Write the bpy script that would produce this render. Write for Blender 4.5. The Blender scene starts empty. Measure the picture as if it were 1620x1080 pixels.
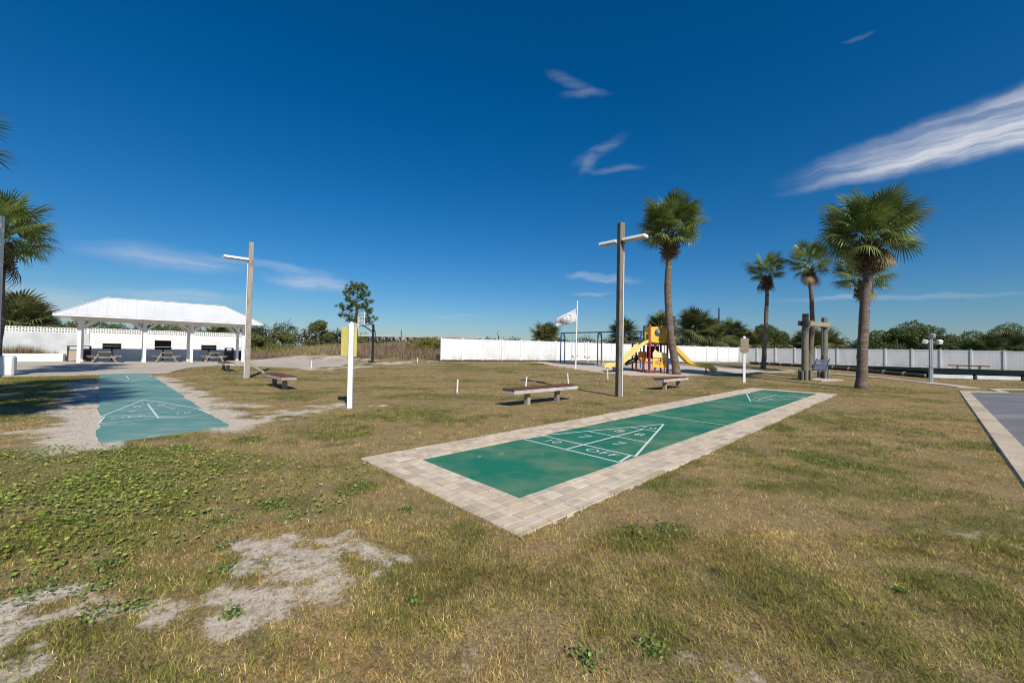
import bpy, bmesh, math, random
import numpy as np
from mathutils import Vector, Matrix, Euler

R = math.radians
random.seed(7)
rng = np.random.default_rng(7)
SC = bpy.context.scene
COL = SC.collection

# ------------------------------------------------------------------ camera
CAM_H, PITCH, ROLL = 1.4976, 0.0209, 0.0186
cd = bpy.data.cameras.new('camera')
cd.lens = 14.0
cd.sensor_width = 36.0
cd.clip_start = 0.05
cd.clip_end = 8000
cam = bpy.data.objects.new('camera', cd)
COL.objects.link(cam)
_f = Vector((0, math.cos(PITCH), math.sin(PITCH)))
_u0 = Vector((0, -math.sin(PITCH), math.cos(PITCH)))
_r = Vector((1, 0, 0)) * math.cos(ROLL) + _u0 * math.sin(ROLL)
_u = -Vector((1, 0, 0)) * math.sin(ROLL) + _u0 * math.cos(ROLL)
cam.matrix_world = Matrix(((_r.x, _u.x, -_f.x, 0), (_r.y, _u.y, -_f.y, 0), (_r.z, _u.z, -_f.z, CAM_H), (0, 0, 0, 1)))
SC.camera = cam

# ------------------------------------------------------------------ sun, sky, exposure
SUN_EL = R(40)
SUN_AZ = math.atan2(0.415, -0.91)          # clockwise from +Y
sun_vec = Vector((math.sin(SUN_AZ) * math.cos(SUN_EL), math.cos(SUN_AZ) * math.cos(SUN_EL), math.sin(SUN_EL)))
sd = bpy.data.lights.new('sun', 'SUN')
sd.energy = 4.3
sd.angle = R(0.53)
sd.color = (1.0, 0.94, 0.85)
so = bpy.data.objects.new('sun', sd)
so.rotation_euler = (-sun_vec).to_track_quat('-Z', 'Y').to_euler()
COL.objects.link(so)

SC.view_settings.view_transform = 'Standard'
SC.view_settings.look = 'None'
SC.view_settings.exposure = 0.35
SC.view_settings.gamma = 1.0
SC.view_settings.use_curve_mapping = False

world = bpy.data.worlds.new('World')
SC.world = world
world.use_nodes = True
wt = world.node_tree
wt.nodes.clear()


def wn(kind, **kw):
    n = wt.nodes.new(kind)
    for k, v in kw.items():
        setattr(n, k, v)
    return n


def wl(a, b):
    wt.links.new(a, b)


w_out = wn('ShaderNodeOutputWorld')
w_bg = wn('ShaderNodeBackground')
w_bg.inputs['Strength'].default_value = 0.1
w_sky = wn('ShaderNodeTexSky', sky_type='NISHITA')
w_sky.sun_disc = False
w_sky.sun_elevation = SUN_EL
w_sky.sun_rotation = SUN_AZ
w_sky.altitude = 0
w_sky.air_density = 1.12
w_sky.dust_density = 0.5
w_sky.ozone_density = 10.0
w_gam = wn('ShaderNodeHueSaturation')
w_gam.inputs['Saturation'].default_value = 1.23
w_mulc = wn('ShaderNodeMix', data_type='RGBA', blend_type='MULTIPLY')
w_mulc.inputs['Factor'].default_value = 1.0
w_mulc.inputs['B'].default_value = (0.74, 0.72, 0.70, 1)
wl(w_sky.outputs[0], w_gam.inputs['Color'])
wl(w_gam.outputs[0], w_mulc.inputs['A'])
# thin cirrus: azimuth / elevation of the view direction, in degrees
w_tc = wn('ShaderNodeTexCoord')
w_sep = wn('ShaderNodeSeparateXYZ')
wl(w_tc.outputs['Generated'], w_sep.inputs[0])


def wmath(op, a, b=None, clamp=False):
    n = wn('ShaderNodeMath', operation=op, use_clamp=clamp)
    for i, v in enumerate((a, b)):
        if v is None:
            continue
        if isinstance(v, (int, float)):
            n.inputs[i].default_value = v
        else:
            wl(v, n.inputs[i])
    return n.outputs[0]


w_az = wmath('MULTIPLY', wmath('ARCTAN2', w_sep.outputs[0], w_sep.outputs[1]), 57.2958)
w_el = wmath('MULTIPLY', wmath('ARCSINE', w_sep.outputs[2]), 57.2958)
w_cmb = wn('ShaderNodeCombineXYZ')
wl(w_az, w_cmb.inputs[0])
wl(w_el, w_cmb.inputs[1])
w_n1 = wn('ShaderNodeTexNoise')
w_n1.inputs['Scale'].default_value = 0.35
w_n1.inputs['Detail'].default_value = 5
wl(w_cmb.outputs[0], w_n1.inputs['Vector'])
w_warp = wn('ShaderNodeVectorMath', operation='MULTIPLY_ADD')
wl(w_n1.outputs['Color'], w_warp.inputs[0])
w_warp.inputs[1].default_value = (2.6, 1.3, 0)
w_warp.inputs[2].default_value = (-1.3, -0.65, 0)
w_wv = wn('ShaderNodeVectorMath', operation='ADD')
wl(w_cmb.outputs[0], w_wv.inputs[0])
wl(w_warp.outputs[0], w_wv.inputs[1])
w_map0 = wn('ShaderNodeMapping')
w_map0.inputs['Rotation'].default_value = (0, 0, R(-9))
w_map0.inputs['Scale'].default_value = (0.16, 1.7, 1)
wl(w_wv.outputs[0], w_map0.inputs['Vector'])
w_n2 = wn('ShaderNodeTexNoise')
w_n2.inputs['Scale'].default_value = 0.7
w_n2.inputs['Detail'].default_value = 7
w_n2.inputs['Roughness'].default_value = 0.62
wl(w_map0.outputs[0], w_n2.inputs['Vector'])
w_mr2 = wn('ShaderNodeMapRange')
w_mr2.inputs['From Min'].default_value = 0.32
w_mr2.inputs['From Max'].default_value = 0.66
w_mr2.inputs['To Min'].default_value = 0.22
wl(w_n2.outputs['Fac'], w_mr2.inputs['Value'])
WISPS = [(60.0, 20.9, 26.5, 3.0, 2, .85), (53.0, 19.6, 19.5, 1.2, 3, .55), (7.6, 34.1, 4.4, .94, -21, .17), (9.8, 32.7, 3.9, .6, 1, .17),
         (13.9, 24.1, 5.2, .5, -2, .22), (12.0, 26.4, 4.8, 1.0, 20, .17), (10.2, 24.9, 2.0, .9, 40, .17), (-40.8, 9.2, 8.5, 1.6, 0, .42), (-31, 9.7, 8.5, .7, -2.8, .3),
         (-26.4, 8.1, 7.5, 1.4, -1, .5), (12.4, 10.2, 6.4, .8, -7, .5), (11.1, 8.0, 3.9, .44, -1, .3), (43.1, 6.2, 14, .35, -2, .3),
         (-8.2, 4.6, 5.4, .35, 1, .3), (-40, 5.2, 8, 1.1, 1, .35), (41, 31.7, 1.6, .25, -4, .12), (-50, 3.8, 7, 1.7, -2, .45),
         (120, 24, 22, 3.2, 12, .8), (-110, 30, 14, 2.2, 6, .6), (175, 20, 18, 2.4, -8, .6)]
acc = None
for az, el, a, b, tilt, st in WISPS:
    m = wn('ShaderNodeMapping', vector_type='TEXTURE')
    m.inputs['Location'].default_value = (az, el, 0)
    m.inputs['Rotation'].default_value = (0, 0, R(tilt))
    m.inputs['Scale'].default_value = (a, b, 1)
    wl(w_wv.outputs[0], m.inputs['Vector'])
    ln = wn('ShaderNodeVectorMath', operation='LENGTH')
    wl(m.outputs[0], ln.inputs[0])
    mr = wn('ShaderNodeMapRange', interpolation_type='SMOOTHSTEP')
    mr.inputs['From Min'].default_value = 1.05
    mr.inputs['From Max'].default_value = 0.5 if a > 18 else 0.2
    mr.inputs['To Max'].default_value = st
    wl(ln.outputs['Value'], mr.inputs['Value'])
    acc = mr.outputs[0] if acc is None else wmath('ADD', acc, mr.outputs[0])
w_cl = wmath('MULTIPLY', acc, w_mr2.outputs[0], clamp=True)
w_mix = wn('ShaderNodeMix', data_type='RGBA')
wl(wmath('MULTIPLY', w_cl, 0.9), w_mix.inputs['Factor'])
wl(w_mulc.outputs['Result'], w_mix.inputs['A'])
w_mix.inputs['B'].default_value = (5.3, 5.5, 6.0, 1)
wl(w_mix.outputs['Result'], w_bg.inputs['Color'])
wl(w_bg.outputs[0], w_out.inputs['Surface'])

SC.render.engine = 'CYCLES'
SC.cycles.max_bounces = 6
SC.cycles.filter_width = 1.1
SC.cycles.transparent_max_bounces = 8


# ------------------------------------------------------------------ numeric helpers
def ss(a, b, x):
    t = np.clip((np.asarray(x, float) - a) / (b - a), 0, 1)
    return t * t * (3 - 2 * t)


def _h(ix, iy, s):
    v = np.sin(ix * 127.1 + iy * 311.7 + s * 74.7) * 43758.5453
    return v - np.floor(v)


def vn(x, y, s=0):
    x = np.asarray(x, float)
    y = np.asarray(y, float)
    ix, iy = np.floor(x), np.floor(y)
    fx, fy = x - ix, y - iy
    fx = fx * fx * (3 - 2 * fx)
    fy = fy * fy * (3 - 2 * fy)
    a, b, c, d = _h(ix, iy, s), _h(ix + 1, iy, s), _h(ix, iy + 1, s), _h(ix + 1, iy + 1, s)
    return (a * (1 - fx) + b * fx) * (1 - fy) + (c * (1 - fx) + d * fx) * fy


def fbm(x, y, s=0, o=4):
    r, a, t = 0, 1, 0
    for i in range(o):
        r = r + a * vn(x * 2 ** i + i * 17.3, y * 2 ** i - i * 9.1, s + i)
        t += a
        a *= .55
    return r / t


def T(x, y):
    x = np.asarray(x, float)
    y = np.asarray(y, float)
    z = .5 * ss(16, 38, y) * ss(-22, -8, x)
    z = z + (1.0 * ss(33, 45, y)) * ss(-27, -20, x) * (1 - ss(-9, -6, x)) * (1 - .8 * ss(60, 90, y))
    return z - 1.2 * ss(90, 240, np.hypot(x, y))


def Tz(x, y):
    return float(T(x, y))


def inpoly(px, py, poly):
    px = np.asarray(px)
    py = np.asarray(py)
    ins = np.zeros(px.shape, bool)
    n = len(poly)
    for i in range(n):
        x0, y0 = poly[i]
        x1, y1 = poly[(i + 1) % n]
        c = ((y0 > py) != (y1 > py)) & (px < (x1 - x0) * (py - y0) / ((y1 - y0) if y1 != y0 else 1e-9) + x0)
        ins ^= c
    return ins


# site grid: D1 runs along the main court, D2 square to it
TH = .7987
D1 = (math.sin(TH), math.cos(TH))
D2 = (-math.cos(TH), math.sin(TH))
OX, OY = .102, 4.016
RZ = math.atan2(D1[1], D1[0])


def st(s, t):
    return (OX + D1[0] * s + D2[0] * t, OY + D1[1] * s + D2[1] * t)


# ------------------------------------------------------------------ mesh helpers
class MB:
    def __init__(self):
        self.v, self.f = [], []

    def add(self, vs, fs):
        o = len(self.v)
        self.v += [tuple(p) for p in vs]
        self.f += [tuple(i + o for i in q) for q in fs]
        return self

    def box(self, c, s, rot=None, ch=0.0):
        hx, hy, hz = s[0] / 2, s[1] / 2, s[2] / 2
        if ch <= 0:
            vs = [Vector((sx * hx, sy * hy, sz * hz)) for sx in (-1, 1) for sy in (-1, 1) for sz in (-1, 1)]
            fs = [(0, 1, 3, 2), (4, 6, 7, 5), (0, 4, 5, 1), (2, 3, 7, 6), (0, 2, 6, 4), (1, 5, 7, 3)]
        else:
            vs, idx = [], {}
            for sx in (-1, 1):
                for sy in (-1, 1):
                    for sz in (-1, 1):
                        for ax in range(3):
                            p = [sx * (hx - ch), sy * (hy - ch), sz * (hz - ch)]
                            p[ax] = (sx * hx, sy * hy, sz * hz)[ax]
                            idx[(sx, sy, sz, ax)] = len(vs)
                            vs.append(Vector(p))
            g = idx.get
            fs = []
            for ax in range(3):
                o1, o2 = [(1, 2), (0, 2), (0, 1)][ax]
                for sg in (-1, 1):
                    q = []
                    for a, b in ((-1, -1), (1, -1), (1, 1), (-1, 1)):
                        k = [0, 0, 0]
                        k[ax], k[o1], k[o2] = sg, a, b
                        q.append(g((k[0], k[1], k[2], ax)))
                    fs.append(tuple(q))
                # edges parallel to ax
                for a, b in ((-1, -1), (1, -1), (1, 1), (-1, 1)):
                    k0, k1 = [0, 0, 0], [0, 0, 0]
                    k0[ax], k1[ax] = -1, 1
                    k0[o1] = k1[o1] = a
                    k0[o2] = k1[o2] = b
                    fs.append((g((*k0, o1)), g((*k1, o1)), g((*k1, o2)), g((*k0, o2))))
            for sx in (-1, 1):
                for sy in (-1, 1):
                    for sz in (-1, 1):
                        fs.append((g((sx, sy, sz, 0)), g((sx, sy, sz, 1)), g((sx, sy, sz, 2))))
        if rot is not None:
            m = rot if isinstance(rot, Matrix) else Euler(rot).to_matrix()
            vs = [m @ p for p in vs]
        c = Vector(c)
        return self.add([p + c for p in vs], fs)

    def bar(self, a, b, w, h=None, ch=0.0, up=(0, 0, 1)):
        a, b = Vector(a), Vector(b)
        d = b - a
        x = d.normalized()
        u = Vector(up)
        if abs(x.dot(u)) > .98:
            u = Vector((0, 1, 0))
        y = u.cross(x).normalized()
        z = x.cross(y)
        m = Matrix((x, y, z)).transposed()
        return self.box((a + b) / 2, (d.length, w, h or w), m, ch)

    def tube(self, pts, rad, n=8, cap=True):
        pts = [Vector(p) for p in pts]
        if isinstance(rad, (int, float)):
            rad = [rad] * len(pts)
        rings = []
        prev = None
        for i, p in enumerate(pts):
            d = (pts[min(i + 1, len(pts) - 1)] - pts[max(i - 1, 0)]).normalized()
            if prev is None:
                u = Vector((0, 0, 1)) if abs(d.z) < .9 else Vector((1, 0, 0))
                y = u.cross(d).normalized()
            else:
                y = (prev - d * prev.dot(d)).normalized()
            prev = y
            z = d.cross(y)
            rings.append([p + (y * math.cos(2 * math.pi * k / n) + z * math.sin(2 * math.pi * k / n)) * rad[i] for k in range(n)])
        vs = [q for r in rings for q in r]
        fs = []
        for i in range(len(pts) - 1):
            for k in range(n):
                fs.append((i * n + k, i * n + (k + 1) % n, (i + 1) * n + (k + 1) % n, (i + 1) * n + k))
        if cap:
            fs.append(tuple(range(n))[::-1])
            fs.append(tuple((len(pts) - 1) * n + k for k in range(n)))
        return self.add(vs, fs)

    def prism(self, poly, z0, z1):
        n = len(poly)
        vs = [(x, y, z0) for x, y in poly] + [(x, y, z1) for x, y in poly]
        fs = [tuple(range(n))[::-1], tuple(range(n, 2 * n))] + [(i, (i + 1) % n, n + (i + 1) % n, n + i) for i in range(n)]
        return self.add(vs, fs)

    def mesh(self, name, smooth=False):
        me = bpy.data.meshes.new(name)
        me.from_pydata(self.v, [], self.f)
        bm = bmesh.new()
        bm.from_mesh(me)
        bmesh.ops.recalc_face_normals(bm, faces=bm.faces)
        bm.to_mesh(me)
        bm.free()
        if smooth:
            me.shade_smooth()
        return me

    def build(self, name, mat, parent=None, smooth=False):
        return link(name, self.mesh(name, smooth), mat, parent)


def link(name, me, mat, parent=None, loc=None, rot=None):
    if mat is not None and not me.materials:
        me.materials.append(mat)
    o = bpy.data.objects.new(name, me)
    COL.objects.link(o)
    if parent is not None:
        o.parent = parent
    if loc is not None:
        o.location = loc
    if rot is not None:
        o.rotation_euler = rot
    return o


def tag(o, label=None, cat=None, group=None, kind=None):
    for k, v in (('label', label), ('category', cat), ('group', group), ('kind', kind)):
        if v:
            o[k] = v
    return o


def thing(name, label, cat, loc=(0, 0, 0), rz=0.0, group=None):
    o = bpy.data.objects.new(name, None)
    o.empty_display_size = .2
    COL.objects.link(o)
    o.location = loc
    o.rotation_euler = (0, 0, rz)
    return tag(o, label, cat, group)


def copy_tree(o, parent=None):
    c = o.copy()
    COL.objects.link(c)
    c.parent = parent
    for ch in list(o.children):
        copy_tree(ch, c)
    return c


def dup(o, loc, rz, label):
    c = copy_tree(o)
    c.location = loc
    c.rotation_euler = (0, 0, rz)
    c['label'] = label
    return c


def np_mesh(name, verts, tris, col=None, smooth=False):
    """triangle mesh straight from arrays; col is a per-vertex RGB"""
    me = bpy.data.meshes.new(name)
    nv, nt = len(verts), len(tris)
    me.vertices.add(nv)
    me.vertices.foreach_set('co', np.asarray(verts, np.float32).ravel())
    me.loops.add(nt * 3)
    me.loops.foreach_set('vertex_index', np.asarray(tris, np.int32).ravel())
    me.polygons.add(nt)
    me.polygons.foreach_set('loop_start', np.arange(nt, dtype=np.int32) * 3)
    me.polygons.foreach_set('loop_total', np.full(nt, 3, np.int32))
    if col is not None:
        ca = me.color_attributes.new('Col', 'FLOAT_COLOR', 'POINT')
        c4 = np.ones((nv, 4), np.float32)
        c4[:, :3] = col
        ca.data.foreach_set('color', c4.ravel())
    me.update(calc_edges=True)
    me.validate()
    if smooth:
        me.shade_smooth()
    return me


# ------------------------------------------------------------------ materials
def nt_new(name):
    m = bpy.data.materials.new(name)
    m.use_nodes = True
    t = m.node_tree
    b = t.nodes['Principled BSDF']
    return m, t, b


def noise(t, vec, scale, detail=4, rough=.55):
    n = t.nodes.new('ShaderNodeTexNoise')
    n.inputs['Scale'].default_value = scale
    n.inputs['Detail'].default_value = detail
    n.inputs['Roughness'].default_value = rough
    if vec is not None:
        t.links.new(vec, n.inputs['Vector'])
    return n


def ramp(t, fac, stops):
    r = t.nodes.new('ShaderNodeValToRGB')
    while len(r.color_ramp.elements) < len(stops):
        r.color_ramp.elements.new(.5)
    for e, (p, c) in zip(r.color_ramp.elements, stops):
        e.position = p
        e.color = (*c, 1) if len(c) == 3 else c
    t.links.new(fac, r.inputs[0])
    return r


def mixc(t, fac, a, b, blend='MIX'):
    n = t.nodes.new('ShaderNodeMix')
    n.data_type = 'RGBA'
    n.blend_type = blend
    for key, v in (('Factor', fac), ('A', a), ('B', b)):
        if isinstance(v, (int, float)):
            n.inputs[key].default_value = v
        elif isinstance(v, tuple):
            n.inputs[key].default_value = (*v, 1) if len(v) == 3 else v
        else:
            t.links.new(v, n.inputs[key])
    return n.outputs['Result']


def fmath(t, op, a, b=None, clamp=False):
    n = t.nodes.new('ShaderNodeMath')
    n.operation = op
    n.use_clamp = clamp
    for i, v in enumerate((a, b)):
        if v is None:
            continue
        if isinstance(v, (int, float)):
            n.inputs[i].default_value = v
        else:
            t.links.new(v, n.inputs[i])
    return n.outputs[0]


def mrange(t, v, a, b, c=0., d=1.):
    n = t.nodes.new('ShaderNodeMapRange')
    n.inputs['From Min'].default_value = a
    n.inputs['From Max'].default_value = b
    n.inputs['To Min'].default_value = c
    n.inputs['To Max'].default_value = d
    t.links.new(v, n.inputs['Value'])
    return n.outputs[0]


def bump(t, b, h, strength=.4, dist=.01):
    n = t.nodes.new('ShaderNodeBump')
    n.inputs['Strength'].default_value = strength
    n.inputs['Distance'].default_value = dist
    t.links.new(h, n.inputs['Height'])
    t.links.new(n.outputs[0], b.inputs['Normal'])


def objco(t, scale=(1, 1, 1)):
    tc = t.nodes.new('ShaderNodeTexCoord')
    mp = t.nodes.new('ShaderNodeMapping')
    mp.inputs['Scale'].default_value = scale
    t.links.new(tc.outputs['Object'], mp.inputs['Vector'])
    return mp.outputs[0]


def geopos(t):
    return t.nodes.new('ShaderNodeNewGeometry').outputs['Position']


def M(name, c1, c2=None, scale=6., rough=.6, bmp=0., stretch=(1, 1, 1), metal=0., spec=.4, rand=0., lo=.35, hi=.65):
    m, t, b = nt_new(name)
    b.inputs['Roughness'].default_value = rough
    b.inputs['Metallic'].default_value = metal
    b.inputs['Specular IOR Level'].default_value = spec
    v = objco(t, stretch)
    n = noise(t, v, scale)
    c = mixc(t, mrange(t, n.outputs['Fac'], lo, hi), c1, c2 or tuple(x * .8 for x in c1))
    if rand:
        oi = t.nodes.new('ShaderNodeObjectInfo')
        k = mrange(t, oi.outputs['Random'], 0, 1, 1 - rand, 1 + rand)
        vm = t.nodes.new('ShaderNodeVectorMath')
        vm.operation = 'SCALE'
        t.links.new(c, vm.inputs[0])
        t.links.new(k, vm.inputs['Scale'])
        c = vm.outputs[0]
    t.links.new(c, b.inputs['Base Color'])
    if bmp:
        n2 = noise(t, v, scale * 5)
        bump(t, b, n2.outputs['Fac'], bmp, .01)
    return m


def wood(name, c1, c2, rough=.75, ax=0, c3=None):
    st_ = [9, 9, 9]
    st_[ax] = .7
    m, t, b = nt_new(name)
    b.inputs['Roughness'].default_value = rough
    b.inputs['Specular IOR Level'].default_value = .25
    v = objco(t, tuple(st_))
    n = noise(t, v, 3, 6, .65)
    c = mixc(t, mrange(t, n.outputs['Fac'], .35, .65), c1, c2)
    n3 = noise(t, objco(t), 2.3, 4)
    c = mixc(t, mrange(t, n3.outputs['Fac'], .5, .7, 0, .8), c, c3 or tuple(x * .55 for x in c2))
    oi = t.nodes.new('ShaderNodeObjectInfo')
    vm = t.nodes.new('ShaderNodeVectorMath')
    vm.operation = 'SCALE'
    t.links.new(c, vm.inputs[0])
    t.links.new(mrange(t, oi.outputs['Random'], 0, 1, .82, 1.15), vm.inputs['Scale'])
    t.links.new(vm.outputs[0], b.inputs['Base Color'])
    bump(t, b, n.outputs['Fac'], .5, .006)
    return m


def leafmat(name, c1, c2, rough=.55, trans=.25, attr=False, spec=.35):
    m, t, b = nt_new(name)
    b.inputs['Roughness'].default_value = rough
    b.inputs['Specular IOR Level'].default_value = spec
    if attr:
        a = t.nodes.new('ShaderNodeAttribute')
        a.attribute_name = 'Col'
        c = a.outputs['Color']
    else:
        oi = t.nodes.new('ShaderNodeObjectInfo')
        n = noise(t, geopos(t), 1.7, 3)
        f = fmath(t, 'ADD', fmath(t, 'MULTIPLY', oi.outputs['Random'], .55), fmath(t, 'MULTIPLY', n.outputs['Fac'], .5), True)
        c = mixc(t, f, c1, c2)
    t.links.new(c, b.inputs['Base Color'])
    if trans:
        tr = t.nodes.new('ShaderNodeBsdfTranslucent')
        t.links.new(c, tr.inputs['Color'])
        ms = t.nodes.new('ShaderNodeMixShader')
        ms.inputs[0].default_value = trans
        t.links.new(b.outputs[0], ms.inputs[1])
        t.links.new(tr.outputs[0], ms.inputs[2])
        t.links.new(ms.outputs[0], t.nodes['Material Output'].inputs['Surface'])
    return m


W_PAINT = M('white_paint', (.78, .78, .76), (.70, .70, .67), 3, .55, .1)
W_METAL = M('white_roof_metal', (.60, .61, .62), (.54, .55, .56), .6, .45, 0, spec=.5)
W_VINYL = M('white_vinyl', (.72, .73, .735), (.64, .65, .65), 1.1, .5, 0, spec=.35, rand=.04)
def stain(m, zmax, col, amt):
    t = m.node_tree
    b = t.nodes['Principled BSDF']
    src = b.inputs['Base Color'].links[0].from_socket
    tc = t.nodes.new('ShaderNodeTexCoord')
    sp = t.nodes.new('ShaderNodeSeparateXYZ')
    t.links.new(tc.outputs['Object'], sp.inputs[0])
    mp = t.nodes.new('ShaderNodeMapping')
    mp.inputs['Scale'].default_value = (3, 3, .6)
    t.links.new(geopos(t), mp.inputs['Vector'])
    n = noise(t, mp.outputs[0], 1.5, 5, .65)
    f = fmath(t, 'MULTIPLY', mrange(t, sp.outputs[2], zmax, 0, 0, 1), mrange(t, n.outputs['Fac'], .38, .62))
    n2 = noise(t, mp.outputs[0], .8, 4, .6)
    f = fmath(t, 'ADD', fmath(t, 'MULTIPLY', f, amt), mrange(t, n2.outputs['Fac'], .5, .75, 0, amt * .35), True)
    t.links.new(mixc(t, f, src, col), b.inputs['Base Color'])


stain(W_VINYL, .7, (.36, .37, .30), .7)
YELLOW_BOARD = M('yellow_board', (.50, .43, .12), (.42, .36, .10), 4, .6, .1)
GREY_STEEL = M('galvanised_steel', (.42, .44, .46), (.33, .35, .37), 8, .45, .05, metal=.5)
DARK_METAL = M('dark_metal', (.02, .02, .022), (.035, .033, .03), 7, .5, .1)
POST_WOOD = wood('weathered_post', (.36, .325, .28), (.25, .22, .185), ax=2)
DARK_POST = wood('dark_weathered_post', (.215, .185, .145), (.135, .115, .09), ax=2)
BENCH_TOP = wood('brown_planks', (.16, .068, .052), (.105, .046, .038), .9, ax=0, c3=(.15, .09, .075))
BENCH_TOP.node_tree.nodes['Principled BSDF'].inputs['Specular IOR Level'].default_value = .05
BENCH_FRAME = wood('worn_white_boards', (.55, .53, .49), (.38, .35, .31), ax=0, c3=(.26, .22, .18))
LEG_WOOD = wood('leg_wood', (.36, .32, .25), (.25, .21, .16), ax=2)
PICNIC_WOOD = wood('picnic_wood', (.34, .30, .25), (.25, .22, .18), ax=1)


# ------------------------------------------------------------------ site layout polygons
CL, CW, CB = 16.4, 1.83, .585
COURT_POLY = [st(-CB, -CB), st(CL + CB, -CB), st(CL + CB, CW + CB), st(-CB, CW + CB)]
C2S0, C2S1, C2T0, C2T1 = -3.2, -1.38, 5.55, 23.6
C2A = R(1.7)                                # the old court is a little out of square with the new one


def c2(s, t):
    ds, dt = s + 2.25, t - C2T0
    return st(-2.25 + ds * math.cos(C2A) - dt * math.sin(C2A), C2T0 + ds * math.sin(C2A) + dt * math.cos(C2A))


COURT2_POLY = [c2(C2S0, C2T0 - .05), c2(C2S1, C2T0 + .35), c2(C2S1, C2T1), c2(C2S0, C2T1)]
PATIO_POLY = [st(-18, 23.62), st(-1.2, 23.62), (-18.6, 22.4), (-20.0, 25.2), (-20.2, 27.6), (-17.6, 27.0), (-12.9, 24.6), (-11.3, 26.6),
              (-12.2, 30.9), (-14.5, 34.2), (-21.0, 37.6), st(6.2, 41.4), st(6.2, 43.3), st(-18, 43.3)]
PLAY_POLY = [(1.7, 35.2), (3.3, 29.1), (5.9, 24.6), (7.1, 23.3), (10.1, 23.5), (13.2, 25.3), (16.1, 26.7), (18.3, 28.6), (18.6, 31.0), (15.5, 32.5),
             (13, 36.5), (7, 37.3)]
LOT_POLY = [st(-8, -3.75), st(23.6, -4.15), st(24.6, -4.6), st(25.1, -5.4), (40, 20.9), (60, 16), (45, -10), (10, -12)]
# path: centre line
PATH = [(13.2, 37.0), (17.0, 33.6), (20.0, 31.1), (22.0, 27.4), (23.0, 24.6), (23.1, 22.2), (22.9, 20.6), (22.5, 19.6)]


def offset_line(pts, w):
    L_, R_ = [], []
    for i, p in enumerate(pts):
        a, b = pts[max(i - 1, 0)], pts[min(i + 1, len(pts) - 1)]
        d = Vector((b[0] - a[0], b[1] - a[1])).normalized()
        n = Vector((-d.y, d.x)) * w / 2
        L_.append((p[0] + n.x, p[1] + n.y))
        R_.append((p[0] - n.x, p[1] - n.y))
    return L_ + R_[::-1]


PATH_POLY = offset_line(PATH, .8)

# bare sand: blobs (x, y, radius) plus strips beside the left-hand court
SAND_BLOBS = [(-1.21, 3.12, .22), (-.98, 2.98, .16), (-1.42, 3.0, .28), (-1.55, 2.82, .30), (-1.75, 2.70, .26), (-1.25, 2.68, .22), (-1.80, 2.50, .26),
              (-1.38, 2.42, .22), (-2.0, 2.32, .22), (-2.28, 2.23, .14), (-2.46, 2.15, .16), (-2.50, 2.0, .16), (-2.15, 2.75, .10), (-2.75, 2.15, .18),
              (-2.9, 1.9, .2), (-2.3, 1.85, .12), (-.15, 1.95, .07), (.95, 2.0, .10), (1.05, 1.9, .1), (-.85, 2.38, .05), (-2.65, 2.45, .10), (-.2, 2.62, .03),
              (-5.1, 8.2, .55), (-4.9, 8.9, .5), (-4.7, 9.9, .35), (-4.4, 10.5, .35), (-5.4, 7.5, .4), (-6.2, 9.8, .4), (-3.4, 10.2, .25), (-6.6, 8.7, .35),
              (-6.8, 6.4, .35), (-7.1, 6.7, .3), (-12.0, 24.0, .9), (-10.5, 26.0, 1.2), (-9.0, 29.5, 1.5), (-13.5, 33.5, 2.2), (-17.0, 37.5, 2.6), (-20.5, 38.5, 1.8),
              (-8.0, 31.0, 1.2), (-7.0, 34.0, 1.4), (2.4, 4.1, .05), (3.9, 3.4, .13), (4.1, 3.2, .10), (4.6, 3.5, .08)]


def sand_mask(x, y):
    m = np.zeros(np.shape(x))
    w = fbm(x * 2.2, y * 2.2, 3, 4) - .5
    w2 = fbm(x * 7, y * 7, 11, 3) - .5
    for bx, by, r in SAND_BLOBS:
        amp = .62 if by < 4.3 and bx > -.9 else (.86 if by < 4 else 1.0)
        r = r * (1.22 if by < 4 and bx < -.9 else 1)
        d = np.hypot(x - bx, y - by) / r
        m = np.maximum(m, amp - amp * ss(.3, 1.7, d + w * 3.2 + w2 * 3.2))
    q = (x - OX) * D1[0] + (y - OY) * D1[1]
    t = (x - OX) * D2[0] + (y - OY) * D2[1]
    q0 = q
    q = q + .03 * np.clip(t - 5.55, 0, 20)
    left = ss(-4.15, -3.55, q + w * 1.8) * (1 - ss(-2.9, -2.7, q)) * ss(4.6, 5.5, t + w) * (1 - ss(18, 24, t + w * 6))
    right = (1 - ss(-1.2, -.5, q + w * 1.6)) * ss(-1.9, -1.7, q) * ss(5.0, 5.9, t + w) * (1 - ss(19, 25, t))
    m = np.maximum(m, np.maximum(left, right))
    m = np.maximum(m, inpoly(x, y, PLAY_POLY) * 1.0)
    far = ss(.62, .74, fbm(x * .9, y * .9, 21, 4)) * .4 * ss(5, 9, t) * (1 - ss(2.5, 4.5, q0))
    return np.clip(np.maximum(m, far), 0, 1)


def vine_mask(x, y):
    # dense creeping vine on the left foreground
    w = 1.7 * (fbm(x * 1.6, y * 1.6, 5, 4) - .5)
    poly = [(-9, 5.9), (-7.6, 5.6), (-5.3, 5.75), (-4.0, 5.7), (-2.0, 5.3), (-1.3, 4.2), (-1.9, 3.1), (-2.75, 2.62), (-3.3, 2.55), (-6, 2.4), (-9, 3)]
    xx, yy = x + w * .9, y + (fbm(x * 1.6 + 9, y * 1.6, 8, 4) - .5) * .9
    return inpoly(xx, yy, poly) * (.35 + .65 * ss(-2.4, -4.4, x))


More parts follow.
